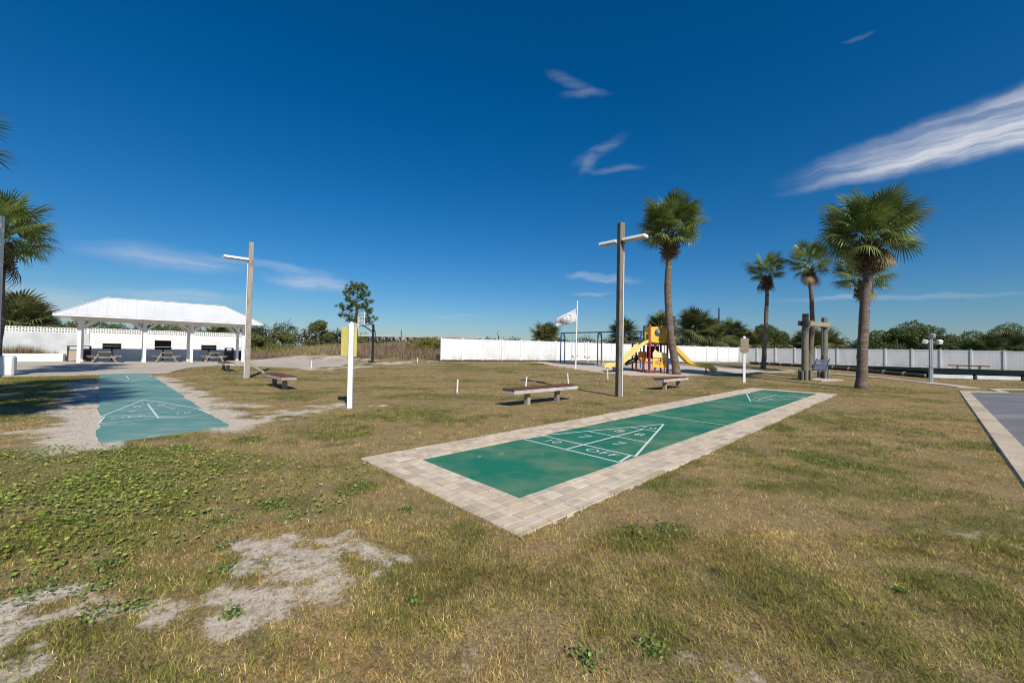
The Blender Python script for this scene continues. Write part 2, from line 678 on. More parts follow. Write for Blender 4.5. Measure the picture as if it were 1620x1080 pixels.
GREEN_SPOTS = [(1.02, 3.31, .30), (1.35, 3.45, .22), (4.65, 5.52, .5), (4.59, 6.01, .5), (3.62, 5.17, .35), (-2.21, 3.75, .3), (-4.08, 6.35, .25), (-1.6, 4.3, .22),
               (-.3, 3.25, .2), (2.0, 4.6, .35), (.8, 2.0, .3), (5.5, 8.5, .7), (7, 9.5, .8), (-3.0, 7.0, .7), (-1.5, 8.4, .7), (-6.2, 11.5, .8), (-7.0, 12.6, .9), (2.9, 2.6, .3), (-12, 10, 1.6), (-14.5, 13, 2.2), (-11.5, 12.5, 1.5), (-18, 16, 2.5), (-15, 15.5, 1.2)]


def green_mask(x, y):
    w = fbm(x * 2.6, y * 2.6, 31, 4) - .5
    m = .8 * ss(.40, .70, .6 * fbm(x * .5, y * .8, 41, 4) + .4 * fbm(x * 1.7, y * 2.2, 43, 4))
    for bx, by, r in GREEN_SPOTS:
        m = np.maximum(m, .9 * (1 - ss(.1, 1.6, np.hypot(x - bx, y - by) / r + w * 2.4)))
    return np.clip(m, 0, 1)


HARD = [COURT_POLY, COURT2_POLY, PATIO_POLY, LOT_POLY, PATH_POLY]


def hard_mask(x, y):
    m = np.zeros(np.shape(x), bool)
    for p in HARD:
        m |= inpoly(x, y, p)
    return m


def micro(x, y):
    return (fbm(x * 1.1, y * 1.1, 51, 3) - .5) * .028 - .006


# ------------------------------------------------------------------ ground sheet
def axis(segs, far0, far1):
    """segs: list of (a, b, step); grows geometrically to the far ends"""
    v = []
    for a, b, s in segs:
        v += list(np.arange(a, b - 1e-6, s))
    v.append(segs[-1][1])
    lo, hi = [], []
    x, s = v[0], segs[0][2]
    while x > far0:
        s *= 1.11
        x -= s
        lo.append(x)
    x, s = v[-1], segs[-1][2]
    while x < far1:
        s *= 1.11
        x += s
        hi.append(x)
    return np.array(lo[::-1] + v + hi)


gx = axis([(-16, -4, .14), (-4, 5, .06), (5, 16, .14)], -4000, 4000)
gy = axis([(-3, 1.4, .25), (1.4, 6.4, .06), (6.4, 22, .14)], -4000, 6000)
GX, GY = np.meshgrid(gx, gy)
GZ = T(GX, GY) + micro(GX, GY) * (1 - ss(60, 90, np.hypot(GX, GY)))
nx, ny = len(gx), len(gy)
me = bpy.data.meshes.new('ground')
ii = np.arange(nx * ny).reshape(ny, nx)
quads = np.stack([ii[:-1, :-1], ii[:-1, 1:], ii[1:, 1:], ii[1:, :-1]], -1).reshape(-1, 4)
me.vertices.add(nx * ny)
me.vertices.foreach_set('co', np.stack([GX, GY, GZ], -1).astype(np.float32).ravel())
me.loops.add(len(quads) * 4)
me.loops.foreach_set('vertex_index', quads.astype(np.int32).ravel())
me.polygons.add(len(quads))
me.polygons.foreach_set('loop_start', np.arange(len(quads), dtype=np.int32) * 4)
me.polygons.foreach_set('loop_total', np.full(len(quads), 4, np.int32))
for nm, arr in (('sand', sand_mask(GX, GY)), ('green', green_mask(GX, GY)), ('vine', vine_mask(GX, GY))):
    at_ = me.attributes.new(nm, 'FLOAT', 'POINT')
    at_.data.foreach_set('value', arr.astype(np.float32).ravel())
me.update(calc_edges=True)
me.shade_smooth()

m, t, b = nt_new('lawn_soil')
b.inputs['Roughness'].default_value = .9
b.inputs['Specular IOR Level'].default_value = .1
P = geopos(t)


def attr(t, nm):
    a = t.nodes.new('ShaderNodeAttribute')
    a.attribute_name = nm
    return a.outputs['Fac']


n_big = noise(t, P, .55, 5, .6)
n_mid = noise(t, P, 4.5, 6, .65)
n_fine = noise(t, P, 55, 5, .7)
n_grain = noise(t, P, 240, 3, .7)
thatch = ramp(t, n_fine.outputs['Fac'], [(.3, (.10, .07, .035)), (.5, (.25, .18, .09)), (.7, (.44, .335, .185))])
grn = ramp(t, n_fine.outputs['Fac'], [(.3, (.05, .05, .017)), (.52, (.11, .108, .036)), (.72, (.21, .19, .075))])
gsum = fmath(t, 'ADD', attr(t, 'green'), fmath(t, 'MULTIPLY', fmath(t, 'SUBTRACT', n_mid.outputs['Fac'], .5), 1.6))
c = mixc(t, mrange(t, gsum, .2, .85, 0, .9), thatch.outputs[0], grn.outputs[0])
c = mixc(t, fmath(t, 'MULTIPLY', attr(t, 'vine'), .6), c, (.14, .135, .045))
n_r = noise(t, P, 2.1, 4, .6)
c = mixc(t, mrange(t, n_r.outputs['Fac'], .58, .72, 0, .45), c, (.15, .085, .055))
sand = ramp(t, n_grain.outputs['Fac'], [(.25, (.44, .375, .31)), (.5, (.60, .525, .44)), (.75, (.70, .63, .545))])
n_s = noise(t, P, 13, 6, .7)
n_s2 = noise(t, P, 34, 4, .7)
sm = fmath(t, 'ADD', attr(t, 'sand'), fmath(t, 'ADD', fmath(t, 'MULTIPLY', fmath(t, 'SUBTRACT', n_s.outputs['Fac'], .5), 2.4), fmath(t, 'MULTIPLY', fmath(t, 'SUBTRACT', n_s2.outputs['Fac'], .5), 1.5)))
sdirt = mixc(t, mrange(t, noise(t, P, 26, 5, .7).outputs['Fac'], .47, .66, 0, .62), sand.outputs[0], (.27, .21, .15))
c = mixc(t, mrange(t, sm, .45, 1.0), c, sdirt)
t.links.new(c, b.inputs['Base Color'])
hsum = fmath(t, 'ADD', fmath(t, 'MULTIPLY', n_fine.outputs['Fac'], .7), fmath(t, 'MULTIPLY', n_grain.outputs['Fac'], .35))
bump(t, b, hsum, .55, .015)
GROUND_MAT = m
ground = link('ground', me, m)
tag(ground, 'dry mown lawn with green weeds and bare pale sand patches', kind='structure')


def drape(name, poly, dz, mat, step=1.0, kind='structure', label=None, parent=None, skirt=.15, flat=None):
    bm = bmesh.new()
    vs = [bm.verts.new((x, y, 0)) for x, y in poly]
    bm.faces.new(vs)
    xs = [p[0] for p in poly]
    ys = [p[1] for p in poly]
    for ax, lo, hi in ((0, min(xs), max(xs)), (1, min(ys), max(ys))):
        v = math.floor(lo / step) * step + step
        while v < hi:
            co, no = [0, 0, 0], [0, 0, 0]
            co[ax], no[ax] = v, 1
            bmesh.ops.bisect_plane(bm, geom=bm.verts[:] + bm.edges[:] + bm.faces[:], plane_co=co, plane_no=no)
            v += step
    for v in bm.verts:
        v.co.z = (Tz(v.co.x, v.co.y) if flat is None else flat) + dz
    bnd = [e for e in bm.edges if e.is_boundary]
    ex = bmesh.ops.extrude_edge_only(bm, edges=bnd)
    for g in ex['geom']:
        if isinstance(g, bmesh.types.BMVert):
            g.co.z -= skirt
    bmesh.ops.recalc_face_normals(bm, faces=bm.faces)
    if sum(f.normal.z for f in bm.faces if abs(f.normal.z) > .5) < 0:
        bmesh.ops.reverse_faces(bm, faces=bm.faces)
    me = bpy.data.meshes.new(name)
    bm.to_mesh(me)
    bm.free()
    o = link(name, me, mat, parent)
    if parent is None:
        tag(o, label, kind=kind)
    return o


# concrete patio
m, t, b = nt_new('old_concrete')
b.inputs['Roughness'].default_value = .85
P = geopos(t)
n1 = noise(t, P, .7, 6, .6)
n2 = noise(t, P, 12, 5, .7)
c = ramp(t, n1.outputs['Fac'], [(.3, (.36, .30, .24)), (.55, (.46, .395, .32)), (.75, (.53, .465, .385))]).outputs[0]
c = mixc(t, mrange(t, n2.outputs['Fac'], .5, .75, 0, .5), c, (.23, .20, .17))
t.links.new(c, b.inputs['Base Color'])
bump(t, b, n2.outputs['Fac'], .25, .01)
CONC = m
patio = drape('patio', PATIO_POLY, .03, CONC, label='worn tan concrete patio in front of the picnic pavilion')

PATHM = M('path_concrete', (.50, .45, .38), (.40, .36, .30), 2.5, .85, .2)
drape('path', PATH_POLY, .025, PATHM, label='narrow pale concrete path curving across the lawn')
# second thin concrete edge crossing the lawn by the play area
P2 = [(15.6, 26.7), (17.9, 27.6), (20.6, 28.9), (22.0, 28.0)]
drape('path', offset_line(P2, .3), .03, PATHM, label='thin concrete edging strip beside the play sand')

# asphalt lot and kerb
m, t, b = nt_new('asphalt')
b.inputs['Roughness'].default_value = .8
P = geopos(t)
n1 = noise(t, P, .35, 5, .6)
n2 = noise(t, P, 60, 4, .8)
mpn = t.nodes.new('ShaderNodeMapping')
mpn.inputs['Scale'].default_value = (.2, 1.2, 1)
mpn.inputs['Rotation'].default_value = (0, 0, R(20))
t.links.new(P, mpn.inputs['Vector'])
n3 = noise(t, mpn.outputs[0], .8, 5, .6)
c = ramp(t, n1.outputs['Fac'], [(.3, (.12, .122, .128)), (.6, (.175, .175, .18)), (.8, (.215, .215, .215))]).outputs[0]
c = mixc(t, mrange(t, n3.outputs['Fac'], .5, .66, 0, .8), c, (.30, .29, .27))
c = mixc(t, mrange(t, n2.outputs['Fac'], .45, .7, 0, .5), c, (.06, .06, .062))
t.links.new(c, b.inputs['Base Color'])
bump(t, b, n2.outputs['Fac'], .5, .008)
drape('parking_lot', LOT_POLY, .010, m, label='worn grey asphalt parking lot', skirt=.05)
KERB_MAT = M('kerb_concrete', (.50, .41, .295), (.40, .325, .235), 3.2, .85, .35, rand=.12)
kerb = tag(bpy.data.objects.new('kerb', None), 'sandy concrete kerb along the parking lot', kind='structure')
COL.objects.link(kerb)
KL = []
x = -4.0
while x < 23.4:
    KL.append((st(x, -3.72 - .43 * (x / 23.6) + .0), st(x + .9, -3.72 - .43 * ((x + .9) / 23.6))))
    x += .91
cor = [st(23.5, -4.12), st(24.05, -4.25), st(24.5, -4.52), st(24.85, -4.95), st(25.05, -5.4)]
KL += list(zip(cor[:-1], cor[1:]))
far_a, far_b = Vector((23.1, 19.15)), Vector((40.0, 20.95))
dn = (far_b - far_a).normalized()
k0 = 0
KL.append((tuple(Vector(cor[-1])), tuple(far_a)))
while k0 < 16:
    KL.append((tuple(far_a + dn * k0), tuple(far_a + dn * (k0 + .9))))
    k0 += .91
for a, bb in KL:
    za, zb = Tz(*a), Tz(*bb)
    MB().bar((a[0], a[1], za - .035), (bb[0], bb[1], zb - .035), .32, .12, .02).build('kerb_stone', KERB_MAT, kerb)


# ------------------------------------------------------------------ main shuffleboard court
def court_mat(name, base, worn, worn_amt, dusty):
    m, t, b = nt_new(name)
    b.inputs['Roughness'].default_value = .55
    b.inputs['Specular IOR Level'].default_value = .35
    P = geopos(t)
    n1 = noise(t, P, 1.1, 6, .62)
    n2 = noise(t, P, 9, 5, .7)
    n3 = noise(t, P, 70, 4, .7)
    c = mixc(t, mrange(t, n2.outputs['Fac'], .3, .7), base, tuple(x * 1.15 for x in base))
    f = fmath(t, 'MULTIPLY', mrange(t, n1.outputs['Fac'], .44, .64), mrange(t, n3.outputs['Fac'], .34, .62))
    c = mixc(t, fmath(t, 'MULTIPLY', f, worn_amt), c, worn)
    if dusty:
        mp = t.nodes.new('ShaderNodeMapping')
        mp.inputs['Rotation'].default_value = (0, 0, -RZ + R(8))
        mp.inputs['Scale'].default_value = (.5, 3.0, 1)
        t.links.new(P, mp.inputs['Vector'])
        n4 = noise(t, mp.outputs[0], .9, 6, .65)
        c = mixc(t, mrange(t, n4.outputs['Fac'], .50, .72, 0, dusty), c, (.42, .46, .42))
    n5 = noise(t, P, 5.5, 2, .5)
    c = mixc(t, mrange(t, n5.outputs['Fac'], .70, .76, 0, .35), c, (.45, .5, .46))
    t.links.new(c, b.inputs['Base Color'])
    bump(t, b, n3.outputs['Fac'], .15, .004)
    return m


GREEN = court_mat('green_court_paint', (.010, .145, .078), (.20, .25, .13), .85, .10)
GREEN2 = court_mat('faded_green_paint', (.085, .225, .190), (.24, .31, .27), .7, .7)


def line_mat(name, under, keep):
    m, t, b = nt_new(name)
    b.inputs['Roughness'].default_value = .6
    n = noise(t, geopos(t), 34, 5, .75)
    c = mixc(t, mrange(t, n.outputs['Fac'], keep - .08, keep + .06), under, (.66, .70, .68))
    t.links.new(c, b.inputs['Base Color'])
    return m


LINE = line_mat('line_paint', (.10, .26, .20), .36)
LINE2 = line_mat('worn_line_paint', (.16, .30, .26), .41)

court = thing('shuffleboard_court', 'deep green shuffleboard court framed by pale brick pavers', 'court', (OX, OY, -.020), RZ)
ZC = .034
MB().box((CL / 2, CW / 2, ZC - .06), (CL, CW, .12)).build('playing_surface', GREEN, court)
bed = MB()
for x0, x1, y0, y1 in ((-CB, CL + CB, -CB, -.002), (-CB, CL + CB, CW + .002, CW + CB), (-CB, -.002, 0, CW), (CL + .002, CL + CB, 0, CW)):
    bed.box(((x0 + x1) / 2, (y0 + y1) / 2, -.005), (x1 - x0 - .01, y1 - y0 - .002, .078))
bed.build('joint_sand', M('joint_sand', (.20, .165, .13), (.12, .10, .08), 20, .95, .2), court)


def strip(mb, a, b_, w=.035, z=ZC + .0035):
    a, b_ = Vector((*a, 0)), Vector((*b_, 0))
    d = (b_ - a).normalized()
    n = Vector((-d.y, d.x, 0)) * w / 2
    vs = [a - n, b_ - n, b_ + n, a + n]
    return mb.add([(p.x, p.y, z) for p in vs], [(0, 1, 2, 3)])


def text_mesh(txt, size, sx=1.0):
    cu = bpy.data.curves.new('t', 'FONT')
    cu.body = txt
    cu.size = size
    cu.align_x = 'CENTER'
    cu.align_y = 'CENTER'
    cu.space_character = 1.15
    cu.offset = -.002
    to = bpy.data.objects.new('t', cu)
    COL.objects.link(to)
    bpy.context.view_layer.update()
    dg = bpy.context.evaluated_depsgraph_get()
    me = bpy.data.meshes.new_from_object(to.evaluated_get(dg))
    bpy.data.objects.remove(to)
    if sx != 1:
        for v in me.vertices:
            v.co.x *= sx
    return me


def court_marks(parent, u0, du, w, sg, lm, z, ub, marks, wl_=.035):
    """u along the court from the near end (u0 + du*u), v across 0..w; ub: base positions"""
    outer, inner, l78, l810, apex = ub

    def q(u, v):
        return (u0 + du * u, v) if sg == 0 else (v, u0 + du * u)
    c_ = w / 2
    hw = lambda u: c_ * (apex - u) / (apex - inner)
    segs = [(q(outer, 0.02), q(outer, w - .02)), (q(inner, .02), q(inner, w - .02)), (q(inner, .03), q(apex, c_)), (q(inner, w - .03), q(apex, c_)),
            (q(l78, c_ - hw(l78)), q(l78, c_ + hw(l78))), (q(l810, c_ - hw(l810)), q(l810, c_ + hw(l810))), (q(outer, c_), q(l810, c_)),
            (q(outer, .02), q(inner, .10)), (q(outer, w - .02), q(inner, w - .10))]
    for k, (a, b_) in enumerate(segs):
        strip(MB(), a, b_, wl_, z + .0008 * k).build('marking_line', lm, parent)
    lines = [('10', (outer + inner) / 2, c_ * 1.5, .24), ('OFF', (outer + inner) / 2, c_ * .5, .24), ('7', (inner + l78) / 2, c_ + .33, .33), ('7', (inner + l78) / 2, c_ - .33, .33),
             ('8', (l78 + l810) / 2 - .04, c_ + .20, .30), ('8', (l78 + l810) / 2 - .04, c_ - .20, .30), ('10', l810 + .22, c_, .24)]
    for txt, u, v, sz in lines:
        me = text_mesh(txt, sz * 1.1, 1.05)
        p = q(u, v)
        if sg == 0:
            rz = -math.pi / 2 if du > 0 else math.pi / 2
        else:
            rz = 0 if du > 0 else math.pi
        link('numeral' if txt != 'OFF' else 'lettering', me, lm, parent, (p[0], p[1], z + .0075), (0, 0, rz))


UB = (1.93, 2.38, 3.32, 4.31, 5.18)
court_marks(court, 0, 1, CW, 0, LINE, ZC + .003, UB, None)
court_marks(court, CL, -1, CW, 0, LINE, ZC + .003, UB, None)
for s_ in (6.14, CL - 6.14):
    strip(MB(), (s_, .01), (s_, CW - .01), .035, ZC + .003).build('marking_line', LINE, court)

# pavers
def paver_mat(name, from_obj):
    m, t, b = nt_new(name)
    b.inputs['Roughness'].default_value = .85
    b.inputs['Specular IOR Level'].default_value = .2
    if from_obj:
        rnd = t.nodes.new('ShaderNodeObjectInfo').outputs['Random']
    else:
        a = t.nodes.new('ShaderNodeAttribute')
        a.attribute_name = 'Col'
        rnd = a.outputs['Fac']
    c = ramp(t, rnd, [(0, (.42, .34, .25)), (.2, (.55, .45, .325)), (.45, (.64, .53, .39)), (.62, (.60, .465, .34)), (.74, (.46, .395, .325)), (.88, (.68, .585, .44)), (1, (.38, .325, .275))]).outputs[0]
    P = geopos(t)
    n = noise(t, P, 7, 5, .65)
    c = mixc(t, mrange(t, n.outputs['Fac'], .45, .72, 0, .6), c, (.37, .305, .23))
    nl = noise(t, P, 1.6, 4, .6)
    c = mixc(t, mrange(t, nl.outputs['Fac'], .5, .7, 0, .45), c, (.42, .345, .255))
    n2 = noise(t, P, 90, 4, .7)
    c = mixc(t, mrange(t, n2.outputs['Fac'], .5, .75, 0, .4), c, (.30, .26, .21))
    t.links.new(c, b.inputs['Base Color'])
    bump(t, b, n2.outputs['Fac'], .4, .006)
    return m


PAV, PAV2 = paver_mat('paver_stone', True), paver_mat('paver_stone_far', False)
bricks = []
rows = [.10, .14, .14, .11, .095]
lens = [.10, .15, .20, .20, .25]


def lay(p0, axis_, length, rows_, sign):
    off = 0
    for ri, w in enumerate(rows_):
        x = 0
        fixed = ri == len(rows_) - 1
        while x < length - .02:
            L = .20 if fixed else random.choice(lens)
            if length - (x + L) < .06:
                L = length - x
            cx = x + L / 2
            cy = off + w / 2
            bricks.append((p0[0] + cx, p0[1] + sign * cy, L, w) if axis_ == 0 else (p0[0] + sign * cy, p0[1] + cx, w, L))
            x += L
        off += w


lay((-CB, 0), 0, CL + 2 * CB, rows, -1)
lay((-CB, CW), 0, CL + 2 * CB, rows, 1)
lay((0, 0), 1, CW, rows, -1)
lay((CL, 0), 1, CW, rows, 1)
bricks.sort(key=lambda q: (OX + D1[0] * q[0] + D2[0] * q[1]) ** 2 + (OY + D1[1] * q[0] + D2[1] * q[1]) ** 2)
cache = {}
for bx, by, lx, ly in bricks[:300]:
    k = (round(lx, 2), round(ly, 2))
    if k not in cache:
        cache[k] = MB().box((0, 0, 0), (k[0] - .007, k[1] - .007, .06), None, .0028).mesh('paver')
    link('paver', cache[k], PAV, court, (bx, by, .0125 + random.uniform(-.002, .003)), (random.uniform(-.012, .012), random.uniform(-.012, .012), random.uniform(-.01, .01)))
far = MB()
cols = []
for bx, by, lx, ly in bricks[300:]:
    n0 = len(far.v)
    far.box((bx, by, .0125 + random.uniform(-.002, .003)), (lx - .007, ly - .007, .06), None, .0028)
    cols += [random.random()] * (len(far.v) - n0)
me = far.mesh('paver_rows')
ca = me.color_attributes.new('Col', 'FLOAT_COLOR', 'POINT')
ca.data.foreach_set('color', np.repeat(np.array(cols, np.float32), 4))
tag(link('paver_rows', me, PAV2, court), kind='stuff')

# ------------------------------------------------------------------ old court on the left
court2 = thing('shuffleboard_court', 'faded green shuffleboard court half buried by sand near the pavilion', 'court', (*c2(0, 0), 0), RZ + C2A)
# ragged sand-covered outline
ed = []
nseg = 90
for k in range(nseg + 1):
    t_ = C2T0 + .1 + (C2T1 - C2T0 - .1) * k / nseg
    ed.append((C2S0 + .03 + .10 * float(fbm(t_ * 2.4, 3.3, 61)) + .16 * max(0, float(vn(t_ * 1.3, 8.1, 62)) - .45) * (1 - k / nseg), t_))
ed2 = []
for k in range(nseg + 1):
    t_ = C2T1 - (C2T1 - C2T0 - .45) * k / nseg
    ed2.append((C2S1 - .02 - .10 * float(fbm(t_ * 1.9, 9.3, 63)) - .16 * max(0, float(vn(t_ * 1.1, 2.1, 64)) - .4) * (k / nseg), t_))
poly = ed + ed2
bm = bmesh.new()
top = [bm.verts.new((p[0], p[1], .028)) for p in poly]
f_ = bm.faces.new(top)
r_ = bmesh.ops.extrude_face_region(bm, geom=[f_])
for g in r_['geom']:
    if isinstance(g, bmesh.types.BMVert):
        g.co.z -= .10
bmesh.ops.recalc_face_normals(bm, faces=bm.faces)
me = bpy.data.meshes.new('playing_surface')
bm.to_mesh(me)
bm.free()
link('playing_surface', me, GREEN2, court2)
def c2marks(u0, du, ub):
    n0 = set(court2.children)
    w = C2S1 - C2S0 - .16
    court_marks(court2, u0, du, w, 1, LINE2, .0285 + .003, ub, None, .032)
    for ch in court2.children:
        if ch not in n0:
            ch.location.x += C2S0 + .08


c2marks(C2T0, 1, (2.05, 2.9, 3.75, 4.6, 5.68))
c2marks(C2T1, -1, (2.05, 2.9, 3.75, 4.6, 5.68))

# ------------------------------------------------------------------ white vinyl fences
def fence_panel_mesh(L=1.83 - .13, H=1.72):
    mb = MB()
    n = 9
    w = (L - .0) / n
    for k in range(n):
        mb.box((-L / 2 + w * (k + .5), 0, H / 2 + .06), (w - .003, .028, H - .1), None, .003)
    mb.box((0, 0, H - .0), (L, .05, .12), None, .006)
    mb.box((0, 0, .09), (L, .05, .14), None, .006)
    return mb.mesh('fence_panel')


def fence_post_mesh(H=1.83):
    mb = MB()
    mb.box((0, 0, H / 2), (.128, .128, H), None, .006)
    h = .078
    mb.add([(-h, -h, H), (h, -h, H), (h, h, H), (-h, h, H), (-h, -h, H + .02), (h, -h, H + .02), (h, h, H + .02), (-h, h, H + .02), (0, 0, H + .07)],
           [(3, 2, 1, 0), (0, 1, 5, 4), (1, 2, 6, 5), (2, 3, 7, 6), (3, 0, 4, 7), (4, 5, 8), (5, 6, 8), (6, 7, 8), (7, 4, 8)])
    return mb.mesh('fence_post')


FP, FO = fence_panel_mesh(), fence_post_mesh()


def fence(a, b_, n, label, zf):
    a, b_ = Vector(a), Vector(b_)
    d = (b_ - a)
    rz = math.atan2(d.y, d.x)
    root = thing('vinyl_fence', label, 'fence', (a.x, a.y, 0), rz)
    step = d.length / n
    for k in range(n + 1):
        p = a + d * (k / n)
        link('fence_post', FO, W_VINYL, root, (k * step, 0, zf(p) - .03))
        if k < n:
            pm = a + d * ((k + .5) / n)
            pl = link('fence_panel', FP, W_VINYL, root, ((k + .5) * step, 0, zf(pm) - .0))
            pl.scale = ((step - .13) / (1.83 - .13), 1, 1)


fence((-5.85, 33.0), (27.4, 48.1), 20, 'white vinyl privacy fence behind the swings and playground', lambda p: Tz(p.x, p.y) + .1 * (1 - float(ss(-6, 20, p.x))))
fence((27.5, 48.0), (27.5 + .697 * 34.77, 48.0 - .716 * 34.77), 19, 'white vinyl privacy fence behind the dark raised court on the right', lambda p: Tz(p.x, p.y) - .06)

# ------------------------------------------------------------------ picnic pavilion
PVZ = .03
pav = thing('picnic_pavilion', 'white open picnic pavilion with hipped metal roof', 'pavilion', (OX, OY, PVZ), RZ)
S0, S1, T0, T1, ZE, ZR = -6.25, 5.6, 36.75, 40.75, 3.30, 4.74
RS0, RS1, RT = -3.85, 3.15, (36.75 + 40.75) / 2
for sx in (-5.1, -1.76, 1.0, 4.45):
    for ty in (37.85, 40.2):
        pm = MB()
        pm.box((sx, ty, 1.6), (.19, .19, 3.2), None, .012)
        po = pm.build('post', W_PAINT, pav)
        br = MB()
        for dx in (-1, 1):
            if (sx < -5 and dx < 0) or (sx > 4 and dx > 0):
                continue
            br.bar((sx + dx * .12, ty, 2.45), (sx + dx * .85, ty, 3.12), .09, .13)
        br.bar((sx, ty + (.12 if ty < 39 else -.12), 2.45), (sx, ty + (.8 if ty < 39 else -.8), 3.12), .09, .13)
        br.build('knee_brace', W_PAINT, po)
bmb = MB()
for ty in (37.85, 40.2):
    bmb.box((-.32, ty, 3.10), (10.4, .12, .22), None, .008)
for sx in (-5.1, -1.76, 1.0, 4.45):
    bmb.box((sx, 39.02, 3.09), (.12, 2.2, .2), None, .008)
bmb.build('roof_beam', W_PAINT, pav)
fa = MB()
for a, b_ in (((S0, T0), (S1, T0)), ((S0, T1), (S1, T1)), ((S0, T0), (S0, T1)), ((S1, T0), (S1, T1))):
    fa.bar((*a, ZE - .07), (*b_, ZE - .07), .04, .11)
fa.build('fascia_board', W_PAINT, pav)
MB().box(((S0 + S1) / 2, (T0 + T1) / 2, ZE - .11), (S1 - S0 - .1, T1 - T0 - .1, .02)).build('soffit', W_PAINT, pav)
roof = bpy.data.objects.new('roof', None)
COL.objects.link(roof)
roof.parent = pav


def roof_panel(quad, nrm):
    """thin sheet with a raised seam at its left edge; quad in order eave0, eave1, top1, top0"""
    n = Vector(nrm).normalized()
    q = [Vector(p) for p in quad]
    vs = [p - n * .012 for p in q] + [p + n * .012 for p in q]
    mb = MB().add(vs, [(3, 2, 1, 0), (4, 5, 6, 7), (0, 1, 5, 4), (1, 2, 6, 5), (2, 3, 7, 6), (3, 0, 4, 7)])
    a, b_ = q[0] + n * .028, q[3] + n * .028
    if (b_ - a).length > .1:
        mb.bar(a - n * .008, b_ - n * .008, .03, .02, up=n)
    mb.build('roof_panel', W_METAL, roof)


slope = (ZR - ZE)
NP = 24
for side in (0, 1):
    t0, n_ = (T0, (0, -slope, RT - T0)) if side == 0 else (T1, (0, slope, T1 - RT))
    for k in range(NP):
        a = S0 + (S1 - S0) * k / NP
        c_ = S0 + (S1 - S0) * (k + 1) / NP

        def lim(x):
            f = min((x - S0) / (RS0 - S0), (S1 - x) / (S1 - RS1), 1)
            return max(f, 0)
        cuts = sorted({a, c_} | {z for z in (RS0, RS1) if a < z < c_})
        for x0, x1 in zip(cuts[:-1], cuts[1:]):
            def P_(x, f):
                return (x, t0 + (RT - t0) * f, ZE + slope * f)
            roof_panel((P_(x0, 0), P_(x1, 0), P_(x1, lim(x1)), P_(x0, lim(x0))), n_)
NE = 10
for side in (0, 1):
    s0, sr = (S0, RS0) if side == 0 else (S1, RS1)
    n_ = (-slope, 0, abs(sr - s0)) if side == 0 else (slope, 0, abs(sr - s0))
    for k in range(NE):
        a, c_ = T0 + (T1 - T0) * k / NE, T0 + (T1 - T0) * (k + 1) / NE

        def lim2(y):
            return max(min((y - T0) / (RT - T0), (T1 - y) / (T1 - RT)), 0)
        roof_panel(((s0, a, ZE), (s0, c_, ZE), (s0 + (sr - s0) * lim2(c_), c_, ZE + slope * lim2(c_)), (s0 + (sr - s0) * lim2(a), a, ZE + slope * lim2(a))), n_)
cap = MB()
rp0, rp1 = (RS0, RT, ZR + .02), (RS1, RT, ZR + .02)
cap.bar(rp0, rp1, .16, .03)
for p, r in (((S0, T0), rp0), ((S0, T1), rp0), ((S1, T0), rp1), ((S1, T1), rp1)):
    cap.bar((*p, ZE + .02), r, .14, .03)
cap.build('ridge_cap', W_METAL, roof)

# back wall with two courses of pierced block
wallm, t, b = nt_new('painted_block')
b.inputs['Roughness'].default_value = .7
v = objco(t)
n1 = noise(t, v, 1.3, 5)
n2 = noise(t, v, 30, 4)
c = mixc(t, mrange(t, n1.outputs['Fac'], .35, .7), (.78, .78, .77), (.66, .67, .67))
t.links.new(c, b.inputs['Base Color'])
bt = t.nodes.new('ShaderNodeTexBrick')
bt.inputs['Scale'].default_value = 1
bt.inputs['Brick Width'].default_value = .4
bt.inputs['Row Height'].default_value = .2
bt.inputs['Mortar Size'].default_value = .008
mp = t.nodes.new('ShaderNodeMapping')
mp.inputs['Rotation'].default_value = (R(90), 0, 0)
t.links.new(v, mp.inputs['Vector'])
t.links.new(mp.outputs[0], bt.inputs['Vector'])
bump(t, b, fmath(t, 'ADD', fmath(t, 'MULTIPLY', bt.outputs['Fac'], -1), fmath(t, 'MULTIPLY', n2.outputs['Fac'], .2)), .5, .01)
WALLM = wallm
WALLG = M('grey_block', (.56, .58, .58), (.44, .46, .46), 1.6, .8, .25)  # plain grey, darker than the main wall's white


def block_wall(root, s0, s1, tt, thick, mat, H, breeze=True):
    top = H - (.40 if breeze else 0)
    MB().box(((s0 + s1) / 2, tt, top / 2), (s1 - s0, thick, top)).build('wall_body', mat, root)
    if not breeze:
        return
    for r in range(2):
        z0 = top + .2 * r
        mb = MB()
        x = s0
        while x < s1 - .01:
            w = min(.30, s1 - x)
            # pierced block: outer rim plus a cross
            y0 = tt
            mb.box((x + w / 2, y0, z0 + .0175), (w, thick * .8, .035))
            mb.box((x + w / 2, y0, z0 + .1825), (w, thick * .8, .035))
            mb.box((x + .0175, y0, z0 + .1), (.035, thick * .8 - .004, .13))
            mb.box((x + w - .0175, y0, z0 + .1), (.035, thick * .8 - .004, .13))
            mb.box((x + w / 2, y0, z0 + .1), (.05, thick * .8 - .006, .13))
            mb.bar((x + .04, y0, z0 + .04), (x + w - .04, y0, z0 + .16), thick * .7, .03, up=(0, 0, 1))
            x += w
        tag(mb.build('breeze_block_course', WALLM, root), kind='stuff')


wl1 = thing('block_wall', 'long white painted block wall topped with pierced blocks behind the pavilion', 'wall', (OX, OY, 0), RZ)
block_wall(wl1, -4.85, 6.1, 43.5, .2, WALLM, 2.60)
wl2 = thing('block_wall', 'greyer block wall beside the low planter', 'wall', (OX, OY, 0), RZ)
block_wall(wl2, -10.4, -4.88, 43.55, .2, WALLG, 2.56)
MB().box((-11.0, 43.5, 1.33), (1.2, .3, 2.66), None, .02).build('end_pier', W_PAINT, wl2)

